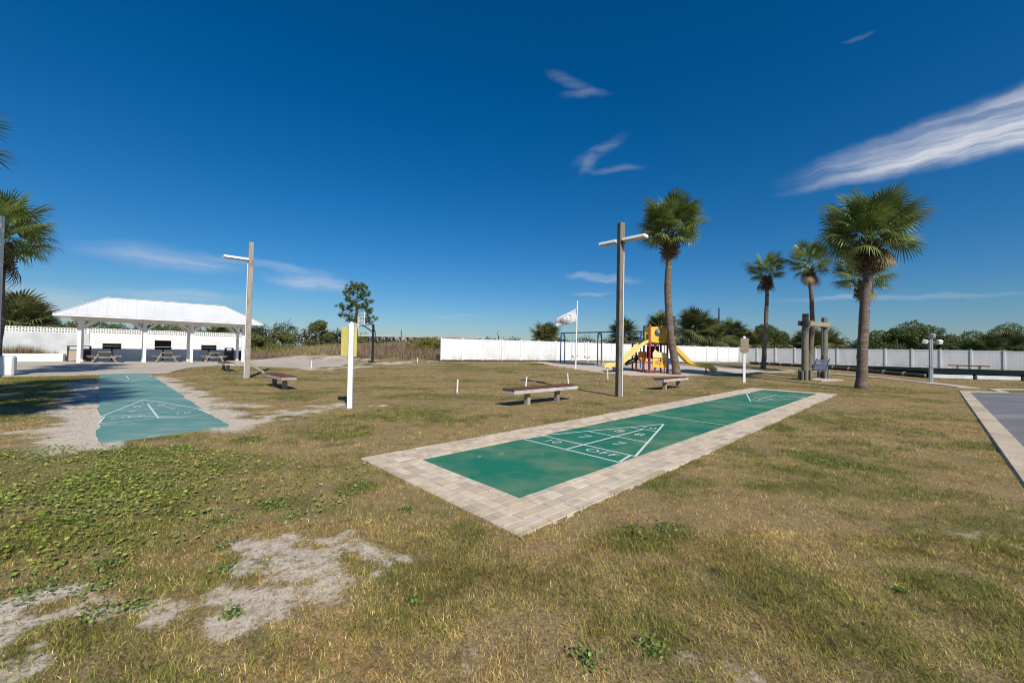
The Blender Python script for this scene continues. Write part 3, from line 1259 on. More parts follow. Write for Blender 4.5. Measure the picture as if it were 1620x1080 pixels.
# planter box with dry grass
pl = thing('planter', 'low white planter wall below the grey block wall', 'planter', (OX, OY, 0), RZ)
p_ = MB()
p_.box((-8.2, 42.0, .29), (4.2, .2, .58), None, .012)
p_.box((-6.2, 42.75, .285), (.2, 1.3, .57), None, .012)
p_.build('planter_wall', W_PAINT, pl)
MB().box((-8.3, 42.75, .22), (4.0, 1.3, .4)).build('planter_soil', M('dark_soil', (.09, .07, .05), (.05, .04, .03), 9, .95, .4), pl)


# picnic tables, grills, bins
def picnic_table(label, s, t_, rz):
    x, y = st(s, t_)
    r = thing('picnic_table', label, 'picnic table', (x, y, PVZ), RZ + rz, 'picnic tables under the pavilion')
    for k in range(5):
        MB().box(((k - 2) * .145, 0, .745), (.138, 1.85, .045), None, .006).build('tabletop_plank', PICNIC_WOOD, r)
    for sx in (-1, 1):
        for k in range(2):
            MB().box((sx * (.66 + .15 * k), 0, .445), (.14, 1.85, .045), None, .006).build('seat_plank', PICNIC_WOOD, r)
    for ty in (-.62, .62):
        for sx in (-1, 1):
            MB().bar((sx * .24, ty, .70), (sx * .62, ty, .03), .09, .10).build('leg', PICNIC_WOOD, r)
        MB().bar((-.80, ty + .06, .39), (.80, ty + .06, .39), .05, .12).build('seat_support', PICNIC_WOOD, r)
        MB().bar((-.34, ty + .06, .69), (.34, ty + .06, .69), .05, .08).build('top_support', PICNIC_WOOD, r)
    return r


picnic_table('weathered picnic table nearest the two left bins', -3.88, 39.0, .02)
picnic_table('weathered picnic table in front of the open-lidded grill', -.45, 39.0, -.03)
picnic_table('weathered picnic table behind the farthest brown bench', 2.55, 39.1, .03)


def grill(label, s, t_, opened):
    x, y = st(s, t_)
    r = thing('barbecue_grill', label, 'grill', (x, y, PVZ), RZ, 'barbecue grills along the white wall')
    MB().tube([(0, 0, 0), (0, 0, 1.0)], .06, 10).build('pedestal', DARK_METAL, r)
    L, rad, zc = 1.05, .27, 1.15
    body = MB()
    n = 10
    prof = [(rad * math.cos(math.pi + math.pi * k / n), rad * .8 * math.sin(math.pi + math.pi * k / n)) for k in range(n + 1)]
    vs = [(-L / 2, p, zc + q) for p, q in prof] + [(L / 2, p, zc + q) for p, q in prof]
    m_ = n + 1
    fs = [(k, k + 1, m_ + k + 1, m_ + k) for k in range(n)] + [tuple(range(m_)), tuple(range(m_, 2 * m_))]
    body.add(vs, fs)
    body.build('firebox', DARK_METAL, r)
    lid = MB()
    prof = [(rad * math.cos(math.pi * k / n), rad * .8 * math.sin(math.pi * k / n)) for k in range(n + 1)]
    vs = [(-L / 2, p + (0 if not opened else 0), q) for p, q in prof] + [(L / 2, p, q) for p, q in prof]
    lid.add(vs, fs)
    lo = lid.build('lid', DARK_METAL, r)
    if opened:
        for v_ in lo.data.vertices:
            v_.co.y -= rad
        lo.location = (0, rad, zc + .02)
        lo.rotation_euler = (R(-82), 0, 0)
    else:
        lo.location = (0, 0, zc + .012)
    MB().tube([(-.3, -rad - .06, zc + .05), (.3, -rad - .06, zc + .05)], .015, 6).build('handle', GREY_STEEL, r)
    MB().box((0, -rad - .12, zc - .04), (L * .9, .2, .025)).build('front_shelf', DARK_METAL, r)


grill('closed black barrel grill behind the leftmost picnic table', -3.55, 41.9, False)
grill('black barrel grill with its lid raised', -.5, 41.9, True)
grill('closed black barrel grill behind the rightmost picnic table', 2.6, 41.9, False)
TAN_PANEL = M('tan_panel', (.40, .33, .26), (.33, .27, .21), 30, .8, .3)


def bin_(label, s, t_, tan):
    x, y = st(s, t_)
    r = thing('litter_bin', label, 'litter bin', (x, y, PVZ), RZ, 'litter bins around the pavilion')
    fr = MB()
    for sx in (-1, 1):
        for sy in (-1, 1):
            fr.box((sx * .27, sy * .27, .42), (.07, .07, .84), None, .008)
    fr.build('frame', DARK_METAL, r)
    MB().box((0, 0, .43), (.52, .52, .74), None, .006).build('side_panel', TAN_PANEL if tan else DARK_METAL, r)
    hd = MB()
    hd.box((0, 0, 1.13), (.62, .62, .06), None, .02)
    hd.box((0, 0, .85), (.62, .62, .05), None, .01)
    for sx in (-1, 1):
        hd.box((sx * .265, 0, .99), (.09, .6, .24))
    hd.build('hood', DARK_METAL, r)


bin_('tan panelled litter bin left of the first pavilion post', -5.58, 41.6, True)
bin_('dark litter bin right behind the first pavilion post', -5.0, 42.4, False)
bin_('dark litter bin beside the last pavilion posts', 4.05, 41.5, False)
bin_('dark litter bin at the far right end of the block wall', 5.1, 42.4, False)

# ------------------------------------------------------------------ benches
def bench(label, s, t_, axis_, L=2.35):
    x, y = st(s, t_)
    r = thing('bench', label, 'bench', (x, y, Tz(x, y)), RZ + (0 if axis_ == 1 else math.pi / 2), 'backless brown plank benches')
    for k in range(3):
        o = MB().box((0, (k - 1) * .152, .455), (L, .146, .036), None, .005).build('seat_plank', BENCH_TOP, r)
        o.rotation_euler = (random.uniform(-.01, .01), random.uniform(-.003, .003), 0)
    for sy in (-1, 1):
        MB().box((0, sy * .205, .388), (L - .03, .04, .095), None, .004).build('apron', BENCH_FRAME, r)
    for sx in (-1, 1):
        MB().box((sx * (L / 2 - .035), 0, .389), (.04, .365, .09), None, .004).build('end_board', BENCH_FRAME, r)
    for sx in (-1, 1):
        MB().box((sx * .64, 0, .17), (.115, .14, .42), None, .008).build('leg', LEG_WOOD, r)
    return r


bench('brown plank bench in front of the white stakes, beside the tall cross-shaped light pole', 5.72, 4.72, 1, 2.75)
bench('brown plank bench in front of the playground palm', 13.45, 4.42, 1)
bench('brown plank bench beside the single-arm light pole', 1.12, 13.1, 2)
bench('farthest brown plank bench, at the edge of the pavilion patio', 1.25, 24.4, 2)
fb = thing('bench', 'dark plank bench against the white fence at the far right', 'bench', (37.6, 32.8, Tz(37.6, 32.8) - .05), math.atan2(-.716, .697), 'backless brown plank benches')
for k in range(2):
    MB().box((0, (k - .5) * .2, .5), (2.3, .18, .08), None, .006).build('seat_plank', BENCH_TOP, fb)
for sx in (-.6, .6):
    MB().box((sx, 0, .22), (.12, .34, .5), None, .006).build('leg', LEG_WOOD, fb)

# ------------------------------------------------------------------ light poles
def light_pole(label, x, y, H, arms, rot, wood_):
    r = thing('light_pole', label, 'light pole', (x, y, Tz(x, y) - .1), RZ, 'timber light poles beside the courts')
    MB().box((0, 0, (H + .1) / 2), (.19, .19, H + .1), None, .012).build('pole', wood_, r).rotation_euler = (0, 0, rot)
    MB().tube([(.118 * arms[0][0], .118 * arms[0][1] + .0, .1), (.118 * arms[0][0], .118 * arms[0][1], H - .65)], .016, 6).build('conduit', W_PAINT, r)
    for dx, dy, z, a, l in arms:
        fx = MB()
        p0, p1 = Vector((dx * a, dy * a, z)), Vector((dx * (a + l), dy * (a + l), z + .0))
        side = Vector((-dy, dx, 0))
        vs = []
        for p in (p0, p1):
            for o, zz in ((-.15, -.05), (-.13, .035), (.13, .035), (.15, -.05)):
                vs.append(p + side * o + Vector((0, 0, zz)))
        fx.add(vs, [(0, 1, 2, 3), (4, 5, 6, 7), (0, 1, 5, 4), (1, 2, 6, 5), (2, 3, 7, 6), (3, 0, 4, 7)])
        fo = fx.build('lamp_housing', W_PAINT, r)
        tb = MB()
        for o in (-.06, .06):
            tb.tube([p0 + side * o + Vector((0, 0, -.07)), p1 + side * o + Vector((0, 0, -.07))], .018, 6)
        tb.build('lamp_tube', W_VINYL, fo)
        MB().bar((dx * .09, dy * .09, z), (dx * (a + .02), dy * (a + .02), z), .05, .05).build('arm', GREY_STEEL, r)
    return r


light_pole('tall timber light pole with two white lamps like a cross', 3.62, 13.39, 5.85, [(0, -1, 5.36, .13, .78), (0, 1, 5.36, .13, .66)], R(-22), DARK_POST)
lp = light_pole('timber light pole with one white lamp beside the old court', -11.83, 17.87, 6.1, [(-1, 0, 5.42, .1, .92)], R(-8), POST_WOOD)
MB().bar((.95, -.25, .1), (.08, -.02, .75), .09, .09).build('brace', LEG_WOOD, lp)

# ------------------------------------------------------------------ score boards and stakes
def score(label, x, y, H, back, wood_, rz):
    r = thing('score_post', label, 'score board', (x, y, Tz(x, y) - .05), rz, 'score boards on posts')
    mb = MB().box((0, 0, H / 2), (.115, .115, H), None, .006)
    h = .066
    mb.add([(-h, -h, H), (h, -h, H), (h, h, H), (-h, h, H), (0, 0, H + .07)], [(3, 2, 1, 0), (0, 1, 4), (1, 2, 4), (2, 3, 4), (3, 0, 4)])
    mb.build('post', W_PAINT, r)
    yy = .075 if back else -.075
    bo = MB().box((-.07 if back else 0, yy, H - .43), (.37, .03, .72), None, .004).build('board', wood_, r)
    sl = MB()
    for k in range(5):
        sl.box((-.07 if back else 0, yy + (.022 if back else -.022), H - .70 + .135 * k), (.33, .016, .022), None, .003)
    sl.build('number_rail', wood_, bo)
    return r


score('white post with a yellow score board behind it, on the open lawn', -3.95, 9.8, 2.10, True, YELLOW_BOARD, .18)
score('white post with a small tan score board at the far end of the green court', 11.85, 20.31, 2.36, False, M('tan_board', (.34, .28, .19), (.26, .21, .14), 5, .7, .1), -.35)
for lab, x, y, h, tx in (('short white stake standing alone left of the front bench', -1.84, 13.63, .42, .02), ('short white stake just behind the left half of the front bench', .55, 15.6, .42, .12),
                         ('short white stake just behind the right half of the front bench', 2.47, 17.2, .50, -.1), ('small white stake at the edge of the basketball pad', -12.44, 24.78, .42, 0),
                         ('small white stake left of the cross-shaped light pole', 5.0, 20.66, .44, -.06), ('small white stake in the grass near the left end of the fence', -7.2, 30.5, .4, .03)):
    mb = MB().tube([(0, 0, -.05), (tx * h, 0, h)], .028, 8)
    mb.tube([(tx * h, 0, h), (tx * h, 0, h + .03)], .034, 8)
    o = mb.build('stake', W_PAINT)
    o.location = (x, y, Tz(x, y))
    tag(o, lab, 'stake', 'white marker stakes in the lawn')

# ------------------------------------------------------------------ basketball hoop
hx, hy = -10.71, 30.67
hp = thing('basketball_hoop', 'black basketball hoop with clear backboard at the sandy pad', 'basketball hoop', (hx, hy, Tz(hx, hy)), 0)
BLK = M('black_paint', (.012, .013, .016), (.02, .02, .024), 4, .4, 0, rand=0)
pm = MB().box((0, 0, 1.45), (.15, .15, 2.95), None, .02)
pm.box((0, 0, .02), (.5, .5, .06), None, .01)
pm.build('pole', BLK, hp)
ar = MB()
for z0, z1 in ((2.85, 3.35), (2.35, 2.85)):
    for sy in (-.09, .09):
        ar.bar((-.05, sy, z0), (-.68, sy - .52, z1), .05, .05)
ar.build('arm', BLK, hp)
MB().bar((.1, 0, 2.55), (.32, .1, 1.35), .05, .05).build('crank', BLK, hp)
BRZ = R(-48)
bk = bpy.data.objects.new('backboard', None)
gm, t, b = nt_new('clear_acrylic')
b.inputs['Base Color'].default_value = (.85, .9, .95, 1)
b.inputs['Roughness'].default_value = .1
tr = t.nodes.new('ShaderNodeBsdfTransparent')
ms = t.nodes.new('ShaderNodeMixShader')
ms.inputs[0].default_value = .18
t.links.new(tr.outputs[0], ms.inputs[1])
t.links.new(b.outputs[0], ms.inputs[2])
t.links.new(ms.outputs[0], t.nodes['Material Output'].inputs['Surface'])
bc = Vector((-.72, -.6, 3.3))
bd = Vector((math.cos(BRZ), math.sin(BRZ), 0))
bo = MB().box((0, 0, 0), (1.2, .015, .85)).build('backboard', gm, hp)
bo.location = bc
bo.rotation_euler = (0, 0, BRZ)
bf = MB()
for z in (-.45, .45):
    bf.box((0, 0, z), (1.28, .04, .05))
for x in (-.62, .62):
    bf.box((x, 0, 0), (.05, .04, .85))
for z in (-.28, .12):
    bf.box((0, -.012, z), (.6, .012, .04))
for x in (-.3, .3):
    bf.box((x, -.012, -.08), (.04, .011, .36))
bf.build('backboard_frame', W_PAINT, bo)
rm = MB()
rr = .23
ring = [(rr * math.cos(2 * math.pi * k / 20), -.36 + rr * math.sin(2 * math.pi * k / 20), -.36) for k in range(21)]
rm.tube(ring, .014, 6, False)
rm.box((0, -.07, -.36), (.14, .14, .03))
ro = rm.build('rim', M('orange_rim', (.55, .12, .05), (.4, .09, .04), 5, .5), bo)
nt = MB()
for k in range(12):
    for sg in (1, -1):
        a0, a1 = 2 * math.pi * k / 12, 2 * math.pi * (k + sg) / 12
        nt.tube([(rr * math.cos(a0), -.36 + rr * math.sin(a0), -.36), (.13 * math.cos(a1), -.36 + .13 * math.sin(a1), -.78)], .008, 4, False)
nt.build('net', W_PAINT, bo)

# ------------------------------------------------------------------ flag pole
fx_, fy_ = 4.44, 27.65
fg = thing('flagpole', 'white flagpole by the swings', 'flagpole', (fx_, fy_, Tz(fx_, fy_)), 0)
MB().tube([(0, 0, -.05), (.02, 0, 2.4), (.06, 0, 4.62)], [.05, .047, .04], 10).build('pole', W_PAINT, fg)
MB().tube([(.06, 0, 4.62), (.06, 0, 4.70)], [.05, .03], 10).build('finial', W_PAINT, fg)
flag = MB()
NX, NY = 16, 10
H0 = 4.22
vs, fs = [], []
for i in range(NX + 1):
    for j in range(NY + 1):
        u, v_ = i / NX, j / NY
        x = .04 - 1.45 * u - .02 * math.sin(v_ * 5)
        z = H0 - .98 * v_ * (1 - .28 * u) - .78 * u + .12 * u * u + (.16 * u * (v_ - .5))
        y = .13 * math.sin(u * 7 + v_ * 2.2) * (u ** .7) + .05 * math.sin(v_ * 6 + u * 3)
        vs.append((x, y, z))
for i in range(NX):
    for j in range(NY):
        a = i * (NY + 1) + j
        fs.append((a, a + 1, a + NY + 2, a + NY + 1))
flag.add(vs, fs)
fm, t, b = nt_new('flag_cloth')
b.inputs['Roughness'].default_value = .8
uvn = t.nodes.new('ShaderNodeAttribute')
uvn.attribute_name = 'fuv'
sp = t.nodes.new('ShaderNodeSeparateXYZ')
t.links.new(uvn.outputs['Vector'], sp.inputs[0])
du_ = fmath(t, 'MULTIPLY', fmath(t, 'SUBTRACT', sp.outputs[0], .52), 1.45)
dv_ = fmath(t, 'SUBTRACT', sp.outputs[1], .5)
rad_ = fmath(t, 'SQRT', fmath(t, 'ADD', fmath(t, 'MULTIPLY', du_, du_), fmath(t, 'MULTIPLY', dv_, dv_)))
ringm = fmath(t, 'LESS_THAN', fmath(t, 'ABSOLUTE', fmath(t, 'SUBTRACT', rad_, .36)), .022)
# emblem strokes inside the ring
vo = t.nodes.new('ShaderNodeTexWave')
vo.wave_type = 'BANDS'
vo.inputs['Scale'].default_value = 1.6
vo.inputs['Distortion'].default_value = 7
vo.inputs['Detail'].default_value = 2
t.links.new(uvn.outputs['Vector'], vo.inputs['Vector'])
ins = fmath(t, 'MULTIPLY', fmath(t, 'GREATER_THAN', vo.outputs['Fac'], .86), fmath(t, 'LESS_THAN', rad_, .31))
mk_ = fmath(t, 'MAXIMUM', ringm, fmath(t, 'MULTIPLY', ins, .6))
c = mixc(t, mk_, (.72, .71, .72), (.13, .12, .13))
t.links.new(c, b.inputs['Base Color'])
trn = t.nodes.new('ShaderNodeBsdfTranslucent')
t.links.new(c, trn.inputs['Color'])
ms = t.nodes.new('ShaderNodeMixShader')
ms.inputs[0].default_value = .3
t.links.new(b.outputs[0], ms.inputs[1])
t.links.new(trn.outputs[0], ms.inputs[2])
t.links.new(ms.outputs[0], t.nodes['Material Output'].inputs['Surface'])
fo = flag.build('flag', fm, None, True)
fa_ = fo.data.attributes.new('fuv', 'FLOAT_VECTOR', 'POINT')
fa_.data.foreach_set('vector', np.array([(i / NX, j / NY, 0) for i in range(NX + 1) for j in range(NY + 1)], np.float32).ravel())
fo.location = (fx_, fy_, Tz(fx_, fy_))
tag(fo, 'white flag with a grey ring emblem flying from the pole', 'flag')
mdf = fo.modifiers.new('thick', 'SOLIDIFY')
mdf.thickness = .006

# ------------------------------------------------------------------ swing set
BLUE = M('blue_steel', (.02, .07, .22), (.03, .09, .26), 6, .35, 0)
A_, B_ = Vector((4.34, 34.0)), Vector((9.6, 29.3))
sw = thing('swing_set', 'blue steel swing set with arched legs before the white fence', 'swing set', (A_.x, A_.y, 0), math.atan2(B_.y - A_.y, B_.x - A_.x))
SL = (B_ - A_).length
zs = lambda x: Tz(A_.x + (B_.x - A_.x) * x / SL, A_.y + (B_.y - A_.y) * x / SL)
ZT = 3.02
for x in (0, SL * .5, SL):
    ax_ = MB()
    hw_ = .30
    pts = [(x, -hw_, zs(x) - .1)]
    for k in range(9):
        a = math.pi * k / 8
        pts.append((x, -hw_ * math.cos(a), ZT - .35 + .35 * math.sin(a)))
    pts.append((x, hw_, zs(x) - .1))
    ax_.tube(pts, .045, 8)
    ao = ax_.build('leg_arch', BLUE, sw)
    MB().tube([(x, -hw_, ZT - .55), (x, 0, ZT - .05), (x, hw_, ZT - .55)], .025, 6).build('gusset', BLUE, ao)
MB().tube([(-.2, 0, ZT), (SL + .2, 0, ZT)], .045, 8).build('top_rail', BLUE, sw)
for x in (SL * .17, SL * .34, SL * .68, SL * .85):
    g = zs(x)
    seat = MB()
    pts_ = [(-.26, 0, .16), (-.18, 0, .06), (0, 0, .0), (.18, 0, .06), (.26, 0, .16)]
    for (a, b2) in zip(pts_[:-1], pts_[1:]):
        seat.bar((x + a[0], 0, g + .5 + a[2]), (x + b2[0], 0, g + .5 + b2[2]), .16, .015)
    seat.build('swing_seat', W_PAINT if x > SL * .3 else M('red_seat', (.3, .12, .08), (.25, .1, .07), 3, .5), sw)
    ch = MB()
    for sx in (-.26, .26):
        ch.tube([(x + sx, 0, g + .66), (x + sx * .9, 0, ZT)], .009, 5, False)
    ch.build('swing_chain', GREY_STEEL, sw)

# ------------------------------------------------------------------ playground tower
PX, PY = 9.28, 25.75
PZ = Tz(PX, PY)
pg = thing('playground_tower', 'yellow and red playground tower with two yellow slides', 'play structure', (PX, PY, PZ), 0)
PY_Y = M('yellow_plastic', (.72, .50, .075), (.66, .44, .06), 2, .35, 0)
PY_L = M('pale_yellow_plastic', (.75, .60, .20), (.70, .54, .15), 2, .35, 0)
PY_R = M('dark_red_post', (.34, .025, .03), (.28, .022, .028), 3, .4, 0)
PY_O = M('orange_brown_post', (.50, .12, .03), (.42, .10, .03), 3, .4, 0)
PY_O2 = M('orange_panel', (.60, .27, .03), (.52, .22, .03), 3, .4, 0)
PY_B = M('blue_plastic', (.02, .07, .25), (.02, .06, .2), 3, .4, 0)
PY_W = M('cream_plastic', (.72, .64, .38), (.7, .6, .3), 3, .4, 0)
hw_ = .56
for sx in (-1, 1):
    for sy in (-1, 1):
        MB().tube([(sx * hw_, sy * hw_, -.1), (sx * hw_, sy * hw_, 1.85)], .062, 10).build('post', PY_R, pg)
        MB().tube([(sx * hw_, sy * hw_, 1.85), (sx * hw_, sy * hw_, 3.05)], .075, 10).build('post_sleeve', PY_O, pg)
for x, y, h in ((-.95, .9, 1.9), (-.95, 1.75, 1.9), (.2, 1.75, 1.9), (-.2, -.5, 1.8), (1.0, -.35, 1.0), (-.75, .1, 1.0)):
    MB().tube([(x, y, -.1), (x, y, h)], .055, 10).build('post', PY_R, pg)
MB().box((0, 0, 1.83), (1.2, 1.2, .08), None, .01).build('deck', DARK_METAL, pg)
MB().box((-.38, 1.3, 1.05), (1.2, 1.0, .08), None, .01).build('lower_deck', DARK_METAL, pg)


def round_panel(w, h, hole, n=28):
    """plate in the XZ plane with a round hole; hole=(cx, cz, r)"""
    mb = MB()
    cx, cz, r = hole
    ou, inn = [], []
    for k in range(n):
        a = 2 * math.pi * k / n
        dx, dz = math.cos(a), math.sin(a)
        tx = ((w / 2 - cx) if dx > 0 else (w / 2 + cx)) / max(abs(dx), 1e-6)
        tz = ((h / 2 - cz) if dz > 0 else (h / 2 + cz)) / max(abs(dz), 1e-6)
        tt = min(tx, tz)
        ou.append((cx + dx * tt, cz + dz * tt))
        inn.append((cx + dx * r, cz + dz * r))
    vs = [(x, y, z) for y in (-.02, .02) for x, z in ou + inn]
    fs = []
    m2 = 2 * n
    for k in range(n):
        j = (k + 1) % n
        fs += [(k, j, n + j, n + k), (m2 + k, m2 + n + k, m2 + n + j, m2 + j), (k, m2 + k, m2 + j, j), (n + k, n + j, m2 + n + j, m2 + n + k)]
    return mb.add(vs, fs)


for yy, rz in ((-hw_, 0), (hw_, 0)):
    o = round_panel(.98, 1.0, (-.05, .14, .22)).build('window_panel', PY_Y, pg)
    o.location = (0, yy, 2.42)
    dm = MB()
    n = 16
    vs = [(0, -.16, 0)]
    for q in range(1, 5):
        a = q / 4 * math.pi / 2
        for k in range(n):
            p = 2 * math.pi * k / n
            vs.append((.23 * math.sin(a) * math.cos(p), -.16 * math.cos(a), .23 * math.sin(a) * math.sin(p)))
    fs = [(0, 1 + k, 1 + (k + 1) % n) for k in range(n)]
    for q in range(3):
        for k in range(n):
            fs.append((1 + q * n + k, 1 + q * n + (k + 1) % n, 1 + (q + 1) * n + (k + 1) % n, 1 + (q + 1) * n + k))
    do = dm.add(vs, fs).build('bubble_window', M('grey_bubble', (.13, .14, .13), (.17, .18, .17), 3, .12), o, True)
    do.location = (-.05, 0, .14)
    slots = MB()
    slots.box((.2, -.022, -.3), (.05, .012, .22), None, .003)
    slots.box((.02, -.022, -.34), (.09, .012, .09), None, .003)
    slots.box((.02, -.022, -.28), (.05, .011, .03))
    slots.build('cutout', M('dark_cutout', (.20, .10, .02), (.16, .08, .02), 3, .6), o)
# side hoods where the slides start
for sx in (-1, 1):
    hd = MB()
    for sy in (-1, 1):
        hd.box((sx * (hw_ + .0), sy * .42, 2.37), (.05, .22, 1.0), None, .01)
    hd.box((sx * hw_, 0, 2.78), (.052, .64, .22), None, .01)
    hd.box((sx * hw_ * 1.02, 0, 2.5), (.06, .07, .40), None, .01)
    hd.build('slide_hood', PY_Y, pg)


def slide(pts, width, lanes, name, mat):
    mb = MB()
    n = len(pts)
    prof = []
    h = .17
    prof = [(-width / 2 - .05, h + .02), (-width / 2 - .01, h + .02), (-width / 2 + .02, .03), ]
    if lanes == 2:
        prof += [(-.05, .02), (-.03, .12), (.03, .12), (.05, .02)]
    prof += [(width / 2 - .02, .03), (width / 2 + .01, h + .02), (width / 2 + .05, h + .02), (width / 2 + .03, -.03), (-width / 2 - .03, -.03)]
    m_ = len(prof)
    vs = []
    for i, p in enumerate(pts):
        a, b_ = Vector(pts[max(i - 1, 0)]), Vector(pts[min(i + 1, n - 1)])
        d = (b_ - a).normalized()
        nrm = Vector((-d.z, 0, d.x))
        if nrm.z < 0:
            nrm = -nrm
        for o, z in prof:
            vs.append(Vector(p) + Vector((0, o, 0)) + nrm * z)
    fs = [(i * m_ + k, i * m_ + (k + 1) % m_, (i + 1) * m_ + (k + 1) % m_, (i + 1) * m_ + k) for i in range(n - 1) for k in range(m_)]
    fs += [tuple(range(m_)), tuple((n - 1) * m_ + k for k in range(m_))]
    return mb.add(vs, fs).build(name, mat, pg)


def smooth_path(p, n=26):
    out = []
    for i in range(n + 1):
        t_ = i / n * (len(p) - 1)
        k = min(int(t_), len(p) - 2)
        u = t_ - k
        g = lambda j: Vector(p[max(0, min(len(p) - 1, j))])
        a, b_, c_, d = g(k - 1), g(k), g(k + 1), g(k + 2)
        out.append(tuple(.5 * ((2 * b_) + (-a + c_) * u + (2 * a - 5 * b_ + 4 * c_ - d) * u * u + (-a + 3 * b_ - 3 * c_ + d) * u ** 3)))
    return out


slide(smooth_path([(-.5, -.1, 1.92), (-.85, -.12, 1.82), (-1.5, -.16, 1.25), (-2.1, -.2, .68), (-2.55, -.23, .40), (-2.95, -.25, .36), (-3.12, -.26, .22)]), .82, 2, 'double_slide', PY_L)
slide(smooth_path([(.5, -.1, 1.92), (.85, -.12, 1.80), (1.5, -.2, 1.15), (2.0, -.26, .66), (2.5, -.3, .48), (3.0, -.36, .40), (3.35, -.4, .34), (3.55, -.42, .16)]), .46, 1, 'wave_slide', PY_Y)
MB().tube([(-2.75, -.24, -.1), (-2.75, -.24, .36)], .04, 8).build('slide_support', PY_R, pg)
MB().tube([(3.1, -.37, -.1), (3.1, -.37, .38)], .04, 8).build('slide_support', PY_R, pg)
lowp = round_panel(.94, .86, (-.02, .02, .12), 24)
lo_ = lowp.build('play_panel', PY_Y, pg)
lo_.location = (.08, -hw_ - .05, .78)
cr = MB()
cr.add([(-.50, -.02, .43), (-.36, -.02, .70), (-.1, -.02, .52), (.3, -.02, .50), (.46, -.02, .38), (.4, -.02, .2), (-.45, -.02, .2),
        (-.50, .02, .43), (-.36, .02, .70), (-.1, .02, .52), (.3, .02, .50), (.46, .02, .38), (.4, .02, .2), (-.45, .02, .2)],
       [tuple(range(7)), tuple(range(7, 14))] + [(k, (k + 1) % 7, 7 + (k + 1) % 7, 7 + k) for k in range(7)])
co = cr.build('panel_crest', PY_W, lo_)
co.location = (0, -.045, 0)
fl = MB()
for ax_, az_ in ((-.22, -.12), (.22, -.08), (0, -.22)):
    fl.tube([(ax_, -.03, az_), (ax_, .03, az_)], .11, 10)
fl.build('panel_knob', PY_O2, lo_)
ob = MB().box((-.72, .35, 1.02), (.55, .05, .62), None, .03)
ob.build('side_panel', PY_O2, pg)
MB().box((-.95, 1.3, 1.45), (.05, .95, .6), None, .02).build('side_panel', PY_O2, pg)
tun = MB()
tun.tube([(-1.75, .7, .52), (-1.1, .75, .75), (-.9, .8, .95)], .16, 12)
tun.build('crawl_tube', DARK_METAL, pg)
net_ = MB()
for k in range(6):
    net_.bar((-.35 + .14 * k, .3, .5), (-.35 + .14 * k, .42, 1.8), .03, .03)
for k in range(6):
    net_.bar((-.4, .32, .6 + .22 * k), (.45, .32, .6 + .22 * k), .028, .03)
net_.box((.0, .45, 1.3), (.8, .03, .85))
net_.build('climbing_net', DARK_METAL, pg)
MB().box((.85, -.3, .75), (.5, .05, .38), None, .02).build('counter_panel', PY_B, pg)
MB().tube([(.72, -.3, -.1), (.72, -.3, .9)], .045, 8).build('counter_post', PY_B, pg)
MB().tube([(.4, -.5, 0), (.38, -.5, 1.8)], .03, 8).build('fire_pole', M('pink_steel', (.5, .12, .2), (.45, .1, .18), 3, .35), pg)
rail = MB()
for k in range(5):
    rail.tube([(.3, .62, .25 + .33 * k), (.3, .62 + .35, .2 + .33 * k)], .025, 6)
rail.build('ladder_rung', PY_R, pg)

# ------------------------------------------------------------------ timber frame with porch swing
fr = thing('timber_swing_frame', 'tall weathered timber frame with a hanging porch swing', 'swing frame', (17.48, 22.97, .11), math.atan2(23.49 - 22.45, 18.43 - 16.54))
TIM = wood('old_timber', (.235, .215, .165), (.15, .135, .10), ax=2)
TIMH = wood('old_timber_beam', (.30, .27, .20), (.20, .18, .13), ax=0)
for sx in (-1, 1):
    x = sx * 1.08
    p = MB()
    p.tube([(x, 0, -.15), (x + .02 * sx, 0, 1.8), (x + .03, 0, 3.72 - (.0 if sx < 0 else .1))], [.175, .165, .155], 14)
    po = p.build('post', TIM, fr)
    lg = 10
    for k in range(lg):
        a = 2 * math.pi * k / lg
        if k % 5 == (2 if sx < 0 else 0):
            continue
        ll = MB().tube([(x + .26 * math.cos(a), .26 * math.sin(a), -.1), (x + .25 * math.cos(a), .25 * math.sin(a), .48 + .1 * random.random())], .085, 8)
        ll.build('log_skirt', TIM, po)
for yy in (-.2, .2):
    MB().box((0, yy, 3.18), (2.75, .09, .26), (0, R(.5), 0), .012).build('cross_beam', TIMH, fr)
SWB = M('blue_grey_boards', (.13, .155, .21), (.09, .11, .155), 6, .55, .1, rand=.15)
sb = thing('porch_swing', 'blue grey slatted porch swing hanging in the timber frame', 'porch swing', (17.52, 23.0, .11), math.atan2(23.49 - 22.45, 18.43 - 16.54) + math.pi - .2)
sb.scale = (.82, .9, 1)
for k in range(5):
    MB().box((0, -.22 + .11 * k, .52), (1.35, .09, .025), None, .004).build('seat_slat', SWB, sb)
for k in range(6):
    MB().box((0, .27 + .035 * k, .60 + .105 * k), (1.35, .022, .085), (R(-18), 0, 0), .004).build('back_slat', SWB, sb)
for sx in (-1, 1):
    MB().bar((sx * .66, -.25, .74), (sx * .66, .34, .76), .06, .035).build('armrest', SWB, sb)
    MB().bar((sx * .60, .26, .50), (sx * .60, .50, 1.22), .05, .04).build('back_stile', SWB, sb)
    MB().bar((sx * .62, -.24, .50), (sx * .62, -.24, .74), .05, .04).build('arm_post', SWB, sb)
    c_ = MB()
    c_.tube([(sx * .68, -.22, .56), (sx * .68, 0, 1.7), (sx * .68, 0, 3.1)], .012, 5, False)
    c_.tube([(sx * .68, .30, .78), (sx * .68, 0, 1.7)], .012, 5, False)
    c_.build('chain', GREY_STEEL, sb)
pad = drape('concrete_pad', [(16.9, 21.7), (18.9, 22.7), (18.3, 23.7), (16.5, 22.7)], .04, PATHM, label='small concrete pad under the porch swing', step=2)

